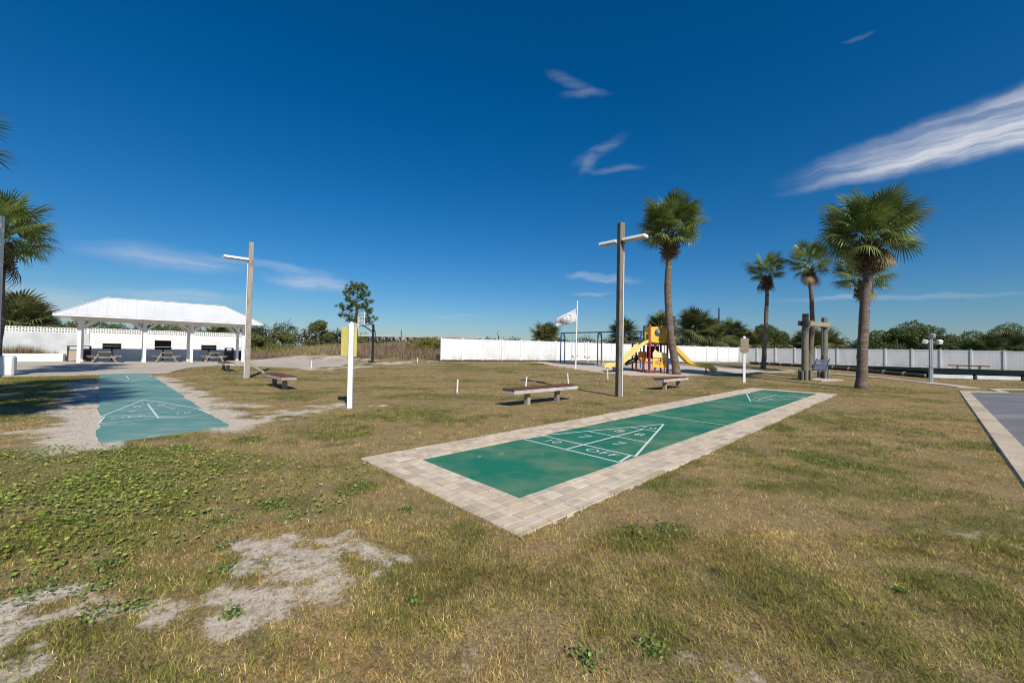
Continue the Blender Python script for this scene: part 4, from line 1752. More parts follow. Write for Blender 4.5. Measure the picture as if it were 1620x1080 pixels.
# ------------------------------------------------------------------ lamp post with floodlights
lx, ly = 23.5, 22.33
ll = thing('floodlight_post', 'grey twin-tube post with white floodlights beside the path', 'lamp post', (lx, ly, Tz(lx, ly)), .15)
for sx in (-.06, .06):
    MB().box((sx, 0, 1.25), (.085, .085, 2.7), None, .01).build('post_tube', GREY_STEEL, ll)
MB().box((0, -.02, .9), (.34, .17, .05)).build('clamp', GREY_STEEL, ll)
MB().tube([(-.48, 0, 2.25), (.48, 0, 2.25)], .025, 6).build('cross_arm', GREY_STEEL, ll)
for x, rz in ((-.5, .5), (0, 0), (.5, -.4)):
    hd = MB()
    hd.box((0, 0, 0), (.22, .2, .24), None, .03)
    hd.box((0, -.11, 0), (.18, .03, .18), None, .01)
    ho = hd.build('floodlight', W_PAINT if x else GREY_STEEL, ll)
    ho.location = (x, -.06, 2.28 if x else 2.62)
    ho.rotation_euler = (R(15), 0, rz)

# ------------------------------------------------------------------ dark raised court on the right
RC = [(26.5, 25.4), (31.6, 24.7), (46.0, 21.5), (46.0, 23.6), (37.6, 31.6), (33.4, 35.6), (26.6, 40.5), (24.4, 40.6), (26.2, 29.4)]
DKG = M('dark_green_felt', (.010, .017, .016), (.016, .027, .024), .6, 1.0, .1, spec=0)
rc = thing('raised_court', 'long dark green raised court with timber edging near the white fence', 'court', (0, 0, 0))
zr = .64
MB().prism(RC, zr - .14, zr).build('dark_surface', DKG, rc)
EDG = wood('edge_timber', (.20, .19, .16), (.12, .11, .09), ax=0)
ptsE = [Vector((*p, 0)) for p in (RC[0], RC[8], RC[7])]
for a, b_ in zip(ptsE[:-1], ptsE[1:]):
    n = max(1, int((b_ - a).length / 1.25))
    for k in range(n):
        p, q = a.lerp(b_, k / n), a.lerp(b_, (k + .97) / n)
        out = Vector((-.12, 0, 0))
        p, q = p + out, q + out
        MB().bar((p.x, p.y, Tz(p.x, p.y) + .17), (q.x, q.y, Tz(q.x, q.y) + .17), .14, .16, .012).build('edge_timber', EDG, rc)
        MB().box((q.x - .02, q.y, Tz(q.x, q.y) + .16), (.18, .14, .22), None, .01).build('timber_end', KERB_MAT, rc)
ptsE = [Vector((*p, 0)) for p in (RC[0], RC[1], RC[2])]
for a, b_ in zip(ptsE[:-1], ptsE[1:]):
    n = max(1, int((b_ - a).length / 2.4))
    for k in range(n):
        p, q = a.lerp(b_, k / n), a.lerp(b_, (k + .93) / n)
        p.y -= .1
        q.y -= .1
        MB().bar((p.x, p.y, Tz(p.x, p.y) + .14), (q.x, q.y, Tz(q.x, q.y) + .14), .1, .24, .01).build('white_edge_board', WALLG, rc)
        MB().box((q.x + .1, q.y - .03, Tz(q.x, q.y) + .1), (.14, .2, .26), None, .01).build('dark_gap_block', DARK_METAL, rc)  # solid dark box, coloured to stand in for an unlit opening between boards
lg = MB()
for p in RC:
    lg.box((p[0] * .995 + .15, p[1] + .2, .22), (.12, .12, .5))
lg.build('footing', DARK_METAL, rc)

# ------------------------------------------------------------------ white post and pedestal at the left edge
wx, wy = -21.0, 16.6
wp = thing('white_post', 'tall white round post on a chunky white pedestal at the left edge', 'post', (-21.55, 16.6, 0), RZ)
MB().box((0, .0, .42), (1.15, .75, .84), None, .06).build('pedestal', W_PAINT, wp)
MB().box((-1.3, .1, .40), (1.3, .9, .80), None, .06).build('pedestal_wing', WALLG, wp)  # shaded end of the white block, its shade put in as grey colour
MB().tube([(.02, 0, .8), (.02, 0, 6.7)], [.12, .10], 14).build('shaft', W_PAINT, wp)
op = MB().box((0, 0, .45), (.12, .12, .9), None, .01).build('marker_post', M('orange_paint', (.55, .22, .05), (.45, .18, .05), 4, .6))
op.location = (-35.6, 27.4, 0)
tag(op, 'small orange marker post near the left wall end', 'post')
#VEG#
# ================================================================== vegetation
# ------------------------------------------------------------------ lawn blades
def pick(cols, idx):
    return np.array(cols, np.float32)[idx]


DRY = [(.52, .385, .20), (.40, .285, .135), (.62, .49, .29), (.30, .21, .105), (.47, .36, .165)]
OLV = [(.33, .275, .085), (.26, .225, .065), (.38, .315, .12)]
GRN = [(.15, .185, .04), (.185, .21, .05), (.11, .145, .03), (.24, .245, .075)]


def blades(y0, y1, dens, l0, l1, w, seg2, xk=1.42):
    xm = xk * y1 + 1.5
    n = int(dens * (y1 - y0) * 2 * xm)
    x = rng.uniform(-xm, xm, n)
    y = rng.uniform(y0, y1, n)
    k = np.abs(x) < xk * y + 1.5
    x, y = x[k], y[k]
    k = ~hard_mask(x, y)
    x, y = x[k], y[k]
    s = sand_mask(x, y)
    patch = fbm(x * 3.1, y * 3.1, 71, 3)
    vine = vine_mask(x, y)
    keep = rng.random(len(x)) < np.clip((1 - s) ** .8 * (.4 + 1.3 * ss(.25, .6, patch)), .2, 1) * (1 - .15 * vine)
    x, y, s, vine = x[keep], y[keep], s[keep], vine[keep]
    g = green_mask(x, y)
    n = len(x)
    r = rng.random(n)
    mott = fbm(x * 1.3, y * 1.3, 81, 4)
    gg = np.clip(g * .85 + .6 * (mott - .5) + .10 + .35 * vine, 0, 1)
    kind = np.where(r < gg * .75, 2, np.where(r < .20 + gg * .75 + .35 * (mott - .35), 1, 0))
    c = np.where((kind == 0)[:, None], pick(DRY, rng.integers(0, 5, n)), np.where((kind == 1)[:, None], pick(OLV, rng.integers(0, 3, n)), pick(GRN, rng.integers(0, 4, n))))
    m2 = fbm(x * 3.3, y * 4.2, 87, 4)
    m3 = fbm(x * 9.0, y * 9.0, 88, 3)
    kf = 34.0 if y1 < 5 else (20.0 if y1 < 9 else 8.0)
    m4 = fbm(x * kf, y * kf, 90, 2)
    red = .7 * ss(.54, .74, fbm(x * 1.9 + 4, y * 2.3, 89, 4))[:, None]
    c = c * (1 - .55 * red) + c * np.array([1.0, .70, .62]) * .55 * red
    c = c * np.array([.99, .955, .70]) * np.clip(.92 + .30 * ss(.3, .66, m2) + .9 * (m3 - .45) + 1.5 * (m4 - .48), .25, 2)[:, None]
    c = c * rng.uniform(.55, 1.35, (n, 1))
    a = rng.uniform(0, 2 * np.pi, n)
    lean = np.where(kind == 2, rng.uniform(.4, 1.25, n), rng.uniform(.7, 1.5, n))
    L = .85 * rng.uniform(l0, l1, n) * (.8 + .5 * (kind == 2) * g) * (1 - .5 * s) * (.75 + .6 * patch[keep])
    W = w * rng.uniform(.7, 1.3, n)
    z = T(x, y) + micro(x, y) - .004
    dx, dy = np.cos(a), np.sin(a)
    hx, hy = -dy * W / 2, dx * W / 2
    base = np.stack([x, y, z], -1)
    h = np.stack([hx, hy, np.zeros(n)], -1)
    tip = base + np.stack([dx * L * np.sin(lean), dy * L * np.sin(lean), L * np.cos(lean)], -1)
    if seg2:
        l2 = lean * .7
        mid = base + np.stack([dx * L * .5 * np.sin(l2), dy * L * .5 * np.sin(l2), L * .5 * np.cos(l2)], -1)
        tip = mid + np.stack([dx * L * .55 * np.sin(lean + .25), dy * L * .55 * np.sin(lean + .25), L * .55 * np.cos(lean + .25)], -1)
        V = np.stack([base - h, base + h, mid + h * .8, mid - h * .8, tip], 1).reshape(-1, 3)
        o = np.arange(n)[:, None] * 5
        F = np.concatenate([o + [0, 1, 2], o + [0, 2, 3], o + [3, 2, 4]], 0)
        C = np.repeat(c, 5, 0)
    else:
        V = np.stack([base - h, base + h, tip], 1).reshape(-1, 3)
        F = np.arange(n)[:, None] * 3 + [0, 1, 2]
        C = np.repeat(c, 3, 0)
    return V, F, C


def join_np(parts):
    V, F, C, o = [], [], [], 0
    for v, f, c in parts:
        V.append(v)
        F.append(f + o)
        C.append(c)
        o += len(v)
    return np.concatenate(V), np.concatenate(F), np.concatenate(C)


BLADE = leafmat('grass_blade', None, None, .65, .22, True, .2)
V, F, C = join_np([blades(1.2, 3.4, 12500, .025, .07, .0027, True), blades(3.4, 6.0, 6000, .03, .07, .0042, False), blades(6.0, 10, 2000, .035, .075, .008, False),
                   blades(10, 18, 900, .035, .075, .010, False, 1.36), blades(18, 34, 230, .04, .085, .020, False, 1.36)])
ne = 9000
pe = rng.random(ne)
u_ = rng.random(ne)
sd_e = rng.choice(4, ne, p=[.42, .36, .14, .08])
ue = np.where(sd_e < 2, u_ ** 1.6 * (CL + 2 * CB) - CB, u_ * (CW + 2 * CB) - CB)
off = rng.uniform(-.004, .03, ne)
qs = np.where(sd_e == 0, ue, np.where(sd_e == 1, ue, np.where(sd_e == 2, -CB - off, CL + CB + off)))
qt = np.where(sd_e == 0, -CB - off, np.where(sd_e == 1, CW + CB + off, ue))
keep_e = fbm(ue * 1.7 + sd_e * 31, ue * 0 + 2.2, 97, 3) > .42
qs, qt, sd_e = qs[keep_e], qt[keep_e], sd_e[keep_e]
ne = len(qs)
ax = np.where(sd_e == 2, 1, np.where(sd_e == 3, -1, 0)) + rng.normal(0, .7, ne)
ay = np.where(sd_e == 0, 1, np.where(sd_e == 1, -1, 0)) + rng.normal(0, .7, ne)
x, y = OX + D1[0] * qs + D2[0] * qt, OY + D1[1] * qs + D2[1] * qt
dx, dy = D1[0] * ax + D2[0] * ay, D1[1] * ax + D2[1] * ay
nn_ = np.hypot(dx, dy)
dx, dy = dx / nn_, dy / nn_
Le = rng.uniform(.03, .085, ne)
le = rng.uniform(.5, 1.2, ne)
we = np.maximum(.003, .0009 * np.hypot(x, y))
b0 = np.stack([x, y, np.full(ne, -.002)], -1)
hh = np.stack([-dy * we / 2, dx * we / 2, np.zeros(ne)], -1)
tp = b0 + np.stack([dx * Le * np.sin(le), dy * Le * np.sin(le), Le * np.cos(le)], -1)
Ve = np.stack([b0 - hh, b0 + hh, tp], 1).reshape(-1, 3)
Ce = np.repeat(pick(DRY + OLV + GRN, rng.integers(0, 12, ne)) * np.array([.95, .9, .7]), 3, 0)
V, F, C = join_np([(V, F, C), (Ve, np.arange(ne)[:, None] * 3 + [0, 1, 2], Ce)])
lawn = link('lawn_grass', np_mesh('lawn_grass', V, F, C), BLADE)
tag(lawn, 'short dry tan and green grass of the lawn', 'grass', kind='stuff')


# ------------------------------------------------------------------ creeping vine and weeds
def leaves_np(x, y, z, size, cols, tilt=.7, fold=.25):
    n = len(x)
    az = rng.uniform(0, 2 * np.pi, n)
    tl = rng.normal(0, tilt * .5, n)
    tl2 = rng.normal(0, tilt * .4, n)
    out = []
    e1 = np.stack([np.cos(az) * np.cos(tl), np.sin(az) * np.cos(tl), np.sin(tl)], -1)
    e2 = np.stack([-np.sin(az) * np.cos(tl2), np.cos(az) * np.cos(tl2), np.sin(tl2)], -1)
    up = np.cross(e1, e2)
    shp = [(-1, 0, 0), (-.45, -.8, fold), (.5, -.75, fold), (1, 0, 0), (.5, .75, fold), (-.45, .8, fold)]
    c0 = np.stack([x, y, z], -1)
    for u, v, w in shp:
        out.append(c0 + (e1 * u + e2 * v + up * w) * size[:, None] / 2)
    V = np.stack(out, 1).reshape(-1, 3)
    o = np.arange(n)[:, None] * 6
    F = np.concatenate([o + [0, 1, 2], o + [0, 2, 3], o + [0, 3, 4], o + [0, 4, 5]], 0)
    return V, F, np.repeat(cols, 6, 0)


n = 150000
x = rng.uniform(-8.5, -1.2, n)
y = rng.uniform(2.2, 6.3, n)
vm = vine_mask(x, y)
dn_ = fbm(x * 1.9, y * 1.9, 91, 4)
left_w = .05 + .42 * ss(-2.2, -4.2, x + 2.2 * (dn_ - .5))
k = (vm > .2) & (rng.random(n) < (.15 + .85 * ss(.36, .64, dn_)) * left_w * (1 - .6 * ss(4.4, 5.6, y))) & ~hard_mask(x, y)
x, y = x[k], y[k]
n = len(x)
VC = [(.25, .32, .055), (.20, .26, .045), (.31, .38, .075), (.15, .195, .035), (.38, .42, .10), (.42, .39, .10), (.60, .46, .08), (.42, .24, .06)]
vi = rng.choice(8, n, p=[.25, .24, .17, .16, .10, .055, .017, .008])
vc = pick(VC, vi) * rng.uniform(.8, 1.25, (n, 1))
vine = leaves_np(x, y, T(x, y) + micro(x, y) + rng.uniform(.006, .04, n), .010 + .034 * rng.random(n) ** 1.8, vc, .55)
VINE = leafmat('vine_leaf', None, None, .42, .25, True, .45)
vo_ = link('vine_leaves', np_mesh('vine_leaves', *vine), VINE)
tag(vo_, 'low green creeping vine with round and yellowing leaves', 'vine', kind='stuff')

px_, py_, pc_ = [], [], []
SPOTS = [(-2.21, 3.75, .16), (-4.08, 6.35, .22), (-4.65, 5.72, .26), (-5.45, 5.62, .26), (-1.6, 4.3, .14), (-.55, 2.39, .035), (-2.12, 2.98, .09), (-1.9, 2.66, .07), (-2.28, 2.21, .09), (-2.12, 2.3, .08),
         (-1.52, 2.23, .05), (-2.5, 2.45, .12), (-2.85, 2.4, .16), (-2.65, 2.65, .16), (-.95, 3.7, .05), (4.65, 5.52, .3), (4.3, 5.6, .2), (1.05, 3.32, .16), (1.3, 3.4, .12), (5.9, 6.4, .12), (6.4, 6.5, .12), (-3.3, 7.6, .12), (-1.0, 5.1, .06),
         (-3.5, 8.6, .12), (-1.9, 3.5, .08), (-2.4, 3.4, .14), (-3.4, 6.2, .12), (2.5, 2.55, .05), (.4, 1.95, .08), (.75, 2.05, .07)]
for sx, sy, r in SPOTS:
    m_ = int(60 + 2600 * r * r + 160 * r)
    px_.append(rng.normal(sx, r * .55, m_))
    py_.append(rng.normal(sy, r * .55, m_))
x, y = np.concatenate(px_), np.concatenate(py_)
k = ~hard_mask(x, y)
x, y = x[k], y[k]
n = len(x)
wc = pick([(.15, .215, .042), (.19, .26, .055), (.12, .175, .035), (.24, .30, .075)], rng.integers(0, 4, n)) * rng.uniform(.8, 1.2, (n, 1))
wd = leaves_np(x, y, T(x, y) + micro(x, y) + np.abs(rng.normal(0, .022, n)) + .005, rng.uniform(.010, .024, n), wc, 1.3)
wo = link('weed_patches', np_mesh('weed_patches', *wd), VINE)
tag(wo, 'small fresh green weed clumps dotted over lawn and sand', 'weeds', kind='stuff')


# ------------------------------------------------------------------ palms
def frond_mesh(seed, hang, nseg=32, rad=.92, pet=.96, wseg=.072):
    r = random.Random(seed)
    mb = MB()
    # petiole, arching
    pts = []
    for k in range(5):
        u = k / 4
        pts.append(Vector((pet * u, 0, -.10 * hang * pet * u * u)))
    mb.tube(pts, [.022, .018, .016, .014, .012], 4, False)
    o = pts[-1]
    d = (pts[-1] - pts[-2]).normalized()
    for i in range(nseg):
        f = (i + .5) / nseg * 2 - 1
        phi = f * R(138)
        L = rad * (1.02 - .28 * abs(f) ** 1.5) * r.uniform(.88, 1.1)
        cost = .30 * (1 - abs(f)) ** .8
        base = o + Vector((cost, 0, -.22 * hang * cost))
        dirx, diry = math.cos(phi), math.sin(phi)
        w = wseg * r.uniform(.8, 1.15)
        px, py = -diry, dirx
        tw = r.uniform(-.35, .35)

        def P_(u):
            q = L * u
            z = -(.22 + .22 * hang) * abs(diry) * q * .6 - (.06 + .20 * hang) * q * q * (1 + .3 * r.uniform(-1, 1)) - .06 * hang * q
            if u > .7:
                z -= (u - .7) ** 1.3 * .6 * (.3 + hang) * r.uniform(.5, 1.5)
            return base + Vector((dirx * q, diry * q, z))
        b_, m_, n_, t_ = P_(.02), P_(.42), P_(.75), P_(1.0)
        s1 = Vector((px * w / 2, py * w / 2, tw * w / 2 + .25 * w))
        s2 = Vector((px * w / 2, py * w / 2, tw * w / 2 - .25 * w))
        mb.add([b_, m_ + s1, m_ - s2, n_ + s1 * .62, n_ - s2 * .62, t_], [(0, 1, 2), (1, 3, 4, 2), (3, 5, 4)])
    me = bpy.data.meshes.new('frond')
    me.from_pydata(mb.v, [], mb.f)
    me.update()
    return me


FRONDS = [frond_mesh(100 + k, h) for k, h in enumerate((.25, .45, .7, .95, 1.25, 1.5))]
PALM_G = leafmat('palm_leaf', (.055, .095, .02), (.26, .315, .085), .38, .25, False, .5)
PALM_DRY = leafmat('dry_palm_leaf', (.19, .13, .055), (.28, .21, .10), .7, .15)
for me_ in FRONDS:
    me_.materials.append(PALM_G)
DRYF = FRONDS[5].copy()
DRYF.materials.clear()
DRYF.materials.append(PALM_DRY)
# trunk material: ringed grey-brown
m, t, b = nt_new('palm_trunk')
b.inputs['Roughness'].default_value = .9
b.inputs['Specular IOR Level'].default_value = .15
v = objco(t, (1.2, 1.2, 7))
n1 = noise(t, v, 2.2, 6, .7)
n2 = noise(t, objco(t, (9, 9, 1.5)), 2.5, 5, .7)
c = ramp(t, n1.outputs['Fac'], [(.3, (.075, .055, .042)), (.5, (.165, .128, .10)), (.7, (.27, .22, .175))]).outputs[0]
c = mixc(t, mrange(t, n2.outputs['Fac'], .5, .7, 0, .6), c, (.09, .07, .055))
t.links.new(c, b.inputs['Base Color'])
bump(t, b, fmath(t, 'ADD', n1.outputs['Fac'], fmath(t, 'MULTIPLY', n2.outputs['Fac'], .8)), .9, .03)
TRUNK = m
BOOT = M('palm_boots', (.135, .07, .035), (.07, .038, .022), 9, .9, .5)


def trunk_mb(top, r0, r1, bend, n=26, sides=14):
    """from origin to top with a sideways bend (vector)"""
    pts, rad = [], []
    top = Vector(top)
    bend = Vector(bend)
    for k in range(n + 1):
        u = k / n
        p = top * u + bend * math.sin(math.pi * u) + Vector((.02 * math.sin(u * 17), .02 * math.cos(u * 13), 0))
        fl = .2 * math.exp(-u * top.z / .3)
        pts.append(p)
        rad.append((r0 + (r1 - r0) * u) * (1 + fl) * (1 + .035 * math.sin(u * 61) + random.uniform(-.03, .03)))
    return MB().tube(pts, rad, sides), pts


def boots(parent, c, n, r, h, big=1.0):
    mb = MB()
    for k in range(n):
        a = k * 2.39996
        u = k / n
        z = c.z - h + h * u
        rr = r * (.62 + .45 * math.sin(math.pi * min(1, u * 1.05)))
        d = Vector((math.cos(a), math.sin(a), .55 + .5 * u)).normalized()
        p0 = Vector((c.x + math.cos(a) * rr * .45, c.y + math.sin(a) * rr * .45, z))
        p1 = p0 + d * (.36 + .2 * random.random()) * big
        mb.bar(p0, p1, .13 * big, .045, up=(0, 0, 1))
    for k in range(n):
        a = random.random() * 6.28
        z = c.z - h * random.random()
        p0 = Vector((c.x + math.cos(a) * r * .4, c.y + math.sin(a) * r * .4, z))
        mb.bar(p0, p0 + Vector((math.cos(a) * .35, math.sin(a) * .35, random.uniform(-.3, .15))) * big, .02, .01)
    mb.build('leaf_bases', BOOT, parent)


def palm(label, base, crown, r0, r1, bend, n, scale, bulb, group='tall cabbage palms', seed=1, emin=-38, dry=2):
    rr = random.Random(seed)
    bz = Tz(base[0], base[1])
    root = thing('palm_tree', label, 'palm tree', (base[0], base[1], bz - .1), 0, group)
    top = Vector((crown[0] - base[0], crown[1] - base[1], crown[2] - bz + .1))
    tb, pts = trunk_mb(top, r0, r1, bend)
    tb.build('trunk', TRUNK, root, True)
    boots(root, top + Vector((0, 0, .15)), 60 if bulb > .3 else 26, bulb, 1.35 * bulb / .48, bulb / .48)
    for k in range(n):
        u = (k + .5) / n
        el = 84 - (84 - emin) * u ** .8 + rr.uniform(-8, 8)
        az = k * 2.39996 + rr.uniform(-.25, .25)
        if k >= n - dry:
            me_ = DRYF
            el = rr.uniform(-62, -40)
        else:
            me_ = FRONDS[min(4, max(0, int(u * 5.2 + rr.uniform(-.6, .6))))]
        s = scale * rr.uniform(.86, 1.12) * (.78 + .22 * math.sin(math.pi * min(1, u + .25)))
        o = link('frond', me_, None, root)
        q = Matrix.Rotation(az, 4, 'Z') @ Matrix.Rotation(-R(el), 4, 'Y') @ Matrix.Rotation(rr.uniform(-.5, .5), 4, 'X')
        p = top + Vector((math.cos(az) * .08, math.sin(az) * .08, .72 - .45 * u))
        o.matrix_local = Matrix.Translation(p) @ q @ Matrix.Scale(s, 4)
    return root


palm('palm with curved trunk standing in front of the playground', (10.23, 24.64), (9.72, 24.64, 8.55), .24, .18, (-.32, 0, 0), 52, 1.10, .50, seed=11, emin=-10)
palm('slim palm farthest left of the right-hand palms, trunk before the fence', (19.69, 31.22), (19.95, 31.2, 7.4), .17, .125, (.08, 0, 0), 28, .80, .36, seed=12, emin=-10)
palm('palm with slightly bent trunk rising behind the timber swing frame', (21.55, 29.0), (21.6, 29.0, 7.6), .17, .13, (.30, 0, 0), 30, .84, .36, seed=13, emin=-10)
palm('largest palm with thick trunk, right of the timber swing frame', (16.2, 18.48), (16.62, 18.5, 6.55), .21, .175, (-.05, 0, 0), 58, 1.08, .48, seed=14, emin=-10)
palm('shorter palm half hidden behind the largest palm', (22.1, 25.2), (22.2, 25.2, 6.0), .18, .15, (0, 0, 0), 30, .92, .38, seed=15, emin=-12)
palm('palm at the left edge behind the white post', (-23.2, 17.9), (-23.2, 17.9, 5.6), .18, .15, (0, .1, 0), 38, 1.08, .42, seed=16, emin=-12)
palm('tall palm leaning in at the upper left corner', (-19.5, 12.6), (-19.5, 12.6, 7.2), .2, .17, (0, .1, 0), 38, 1.08, .42, seed=17)
palm('palm left of the viewer casting shade beside the old court', (-8.3, 1.7), (-8.1, 1.7, 7.0), .22, .18, (0, .1, 0), 34, 1.08, .4, group='palms out of view to the left', seed=18)
palm('second palm left of the viewer shading the grass by the old court', (-11.9, 4.6), (-11.8, 4.7, 7.3), .22, .18, (0, .1, 0), 34, 1.08, .4, group='palms out of view to the left', seed=19)

# far palms: crown in one mesh
def crown_mesh(seed, n, emin):
    rr = random.Random(seed)
    V_, F_ = [], []
    for k in range(n):
        u = (k + .5) / n
        el = 85 - (85 - emin) * u ** .85 + rr.uniform(-8, 8)
        az = k * 2.39996
        me_ = FRONDS_F[min(4, max(0, int(u * 4.6)))]
        q = Matrix.Rotation(az, 4, 'Z') @ Matrix.Rotation(-R(el), 4, 'Y') @ Matrix.Rotation(rr.uniform(-.5, .5), 4, 'X') @ Matrix.Scale(rr.uniform(.9, 1.15), 4)
        o = len(V_)
        V_ += [tuple(q @ v.co) for v in me_.vertices]
        F_ += [tuple(i + o for i in p.vertices) for p in me_.polygons]
    me = bpy.data.meshes.new('crown')
    me.from_pydata(V_, [], F_)
    me.update()
    return me


PALM_FAR = leafmat('far_palm_leaf', (.06, .085, .025), (.17, .18, .065), .5, .2)
FRONDS_F = [frond_mesh(200 + k, h, 26, 1.0, .7, .10) for k, h in enumerate((.25, .45, .7, .95, 1.25))]
CR = [crown_mesh(50 + k, 40, e) for k, e in enumerate((-45, -60, -50))]
for me_ in CR:
    me_.materials.append(PALM_FAR)
TR1 = trunk_mb((0, 0, 3), .2, .16, (.05, 0, 0), 8, 8)[0].mesh('trunk', True)
TR1.materials.append(TRUNK)


def far_palm(label, x, y, z, s, k, g='palms beyond the fence'):
    bz = Tz(x, y)
    r = thing('cabbage_palm', label, 'palm tree', (x, y, bz), random.random() * 6.28, g)
    h = max(.4, z - bz)
    o = link('trunk', TR1, None, r)
    o.scale = (1, 1, h / 3)
    c_ = link('crown', CR[k % 3], None, r, (0, 0, h))
    c_.scale = (s, s, s)


far_palm('bushy palm behind the fence below the flag', 4.3, 52, 3.0, 1.25, 0)
far_palm('bushy palm beyond the fence just right of the cross-shaped pole', 15.7, 56, 3.8, 1.3, 1)
far_palm('palm above the playground, left of the curved trunk', 20.2, 54, 4.5, 1.45, 2)
far_palm('big palm behind the playground, right of the curved trunk', 24.6, 53.5, 4.7, 1.6, 0)
far_palm('palm at the right end of the clump behind the playground', 27.6, 55, 3.6, 1.5, 1)
far_palm('palm behind the fence under the far utility pole', 31.4, 57, 3.9, 1.45, 2)
far_palm('palm low behind the fence left of the broad dark tree', 34.2, 56, 2.8, 1.3, 0)
far_palm('palm behind the fence right of the broad dark tree', 42.6, 57, 3.0, 1.4, 1)
far_palm('low palm behind the fence left of the timber frame', 45.8, 58, 2.9, 1.35, 2)
far_palm('low palm beyond the fence at the far right corner', 70.8, 57, 3.0, 1.4, 1)
far_palm('low palm behind the fence between the two big right-hand trees', 66.5, 56, 2.5, 1.3, 2)
far_palm('low palm below the rightmost big tree', 74.5, 57.5, 2.7, 1.4, 0)
far_palm('bushy palm behind the left wall beside the pavilion roof', -52.2, 42.0, 3.5, 1.75, 0, 'palms behind the left wall')
far_palm('second bushy palm behind the left end of the wall', -56.0, 43.5, 3.8, 1.75, 1, 'palms behind the left wall')
far_palm('small palm seen under the pavilion roof above the wall', -38.5, 52.0, 2.2, 1.15, 2, 'palms behind the left wall')


# ------------------------------------------------------------------ leaf clouds
def cloud(blobs, n, size, cols, flat=.8, shade=.25):
    """blobs: (x, y, z, rx, ry, rz) ; leaf quads through each volume, biased to the shell"""
    bl = np.array(blobs, float)
    wgt = bl[:, 3] * bl[:, 4] + bl[:, 3] * bl[:, 5]
    idx = rng.choice(len(bl), n, p=wgt / wgt.sum())
    d = rng.normal(size=(n, 3))
    d /= np.linalg.norm(d, axis=1)[:, None]
    rad = rng.uniform(.55, 1.08, n) ** .6
    rad *= 1 + .28 * np.sin(d[:, 0] * 7 + idx * 1.7) * np.sin(d[:, 1] * 6 + idx) * np.cos(d[:, 2] * 6.5)
    c0 = bl[idx, :3] + d * rad[:, None] * bl[idx, 3:]
    e1 = rng.normal(size=(n, 3))
    e1 /= np.linalg.norm(e1, axis=1)[:, None]
    e2 = np.cross(e1, d + rng.normal(size=(n, 3)) * .7)
    e2 /= np.linalg.norm(e2, axis=1)[:, None] + 1e-9
    s = size * rng.uniform(.6, 1.4, n)[:, None]
    V = np.stack([c0 - e1 * s, c0 - e2 * s * flat * .6, c0 + e1 * s, c0 + e2 * s * flat * .6], 1).reshape(-1, 3)
    o = np.arange(n)[:, None] * 4
    F = np.concatenate([o + [0, 1, 2], o + [0, 2, 3]], 0)
    c = pick(cols, rng.integers(0, len(cols), n)) * rng.uniform(.75, 1.25, (n, 1))
    tint = pick(cols, (idx * 7 + 3) % len(cols))
    c = c * .55 + tint * .45
    return V, F, np.repeat(c, 4, 0)


LEAF = leafmat('broad_leaf', None, None, .6, .22, True, .3)
BARK = M('bark', (.13, .10, .08), (.07, .055, .045), 6, .9, .5)
OAK = [(.085, .125, .032), (.06, .09, .023), (.12, .16, .045), (.095, .135, .033)]
SCR = [(.15, .17, .045), (.09, .12, .03), (.20, .20, .06), (.12, .145, .04), (.08, .10, .03)]


def tree(label, x, y, top, rx, blobs_n, n, cols, size, name='tree', seed=1, trunk_r=.18, group=None, low=.35, cat='tree'):
    rr = random.Random(seed)
    bz = Tz(x, y)
    r = thing(name, label, cat, (x, y, bz), 0, group)
    H = top - bz
    bl = []
    for k in range(blobs_n):
        a, q = rr.uniform(0, 6.28), rr.uniform(0, 1) ** .5
        zz = H * (low + (1 - low) * rr.random() ** .8 * (1 - .35 * q)) * .9
        rb = rx * rr.uniform(.26, .46)
        bl.append((math.cos(a) * rx * q * .75, math.sin(a) * rx * q * .75, min(zz, H - rb * .7), rb, rb, rb * .7))
    link('crown', np_mesh('crown', *cloud(bl, n, size, cols)), LEAF, r)
    tk = MB()
    tk.tube([(0, 0, -.2), (.1, 0, H * .3), (0, .1, H * .6)], [trunk_r, trunk_r * .8, trunk_r * .5], 8)
    for q in bl[::2]:
        tk.tube([(0, 0, H * rr.uniform(.25, .45)), (q[0] * .5, q[1] * .5, q[2] * .75), q[:3]], [trunk_r * .45, trunk_r * .3, trunk_r * .1], 5, False)
    tk.build('trunk', BARK, r)
    return r


tree('broad dark tree behind the fence by the slim palm', 38.6, 60, 6.4, 3.3, 12, 12000, OAK, .115, seed=3)
tree('open-crowned tree left of the pair above the right fence', 59.3, 62, 6.8, 3.0, 9, 7500, OAK, .12, seed=4, low=.45)
tree('taller open-crowned tree behind the floodlight post', 64.3, 63, 7.6, 3.6, 12, 12000, OAK, .12, seed=5, low=.4)
tree('small flat-topped tree between the two big right-hand trees', 71.3, 67, 6.1, 3.2, 9, 7500, OAK, .12, seed=6, low=.5)
tree('large round dense tree at the far right behind the fence', 77.0, 62, 7.9, 5.0, 18, 24000, OAK, .125, seed=8, low=.15)
tree('dense tree at the right edge behind the fence', 83.5, 63, 7.2, 4.2, 12, 12000, OAK, .125, seed=9, low=.2)
tree('leafy bush standing tall in the dune scrub left of the pine', -28.2, 58, 5.5, 2.3, 10, 9000, SCR, .10, 'bush', 21, .1, None, .15, 'bush')
tree('low yellow green bush beside the tall dune bush', -31.2, 54, 3.9, 2.4, 8, 7000, SCR, .095, 'bush', 22, .08, None, .1, 'bush')
tree('low bush in the dunes right of the single-arm light pole', -34.5, 52, 3.8, 2.6, 8, 7000, SCR, .095, 'bush', 23, .08, None, .1, 'bush')
tree('green bush under the pine tree', -22.6, 57, 4.0, 1.9, 8, 7000, SCR, .095, 'bush', 24, .08, None, .1, 'bush')
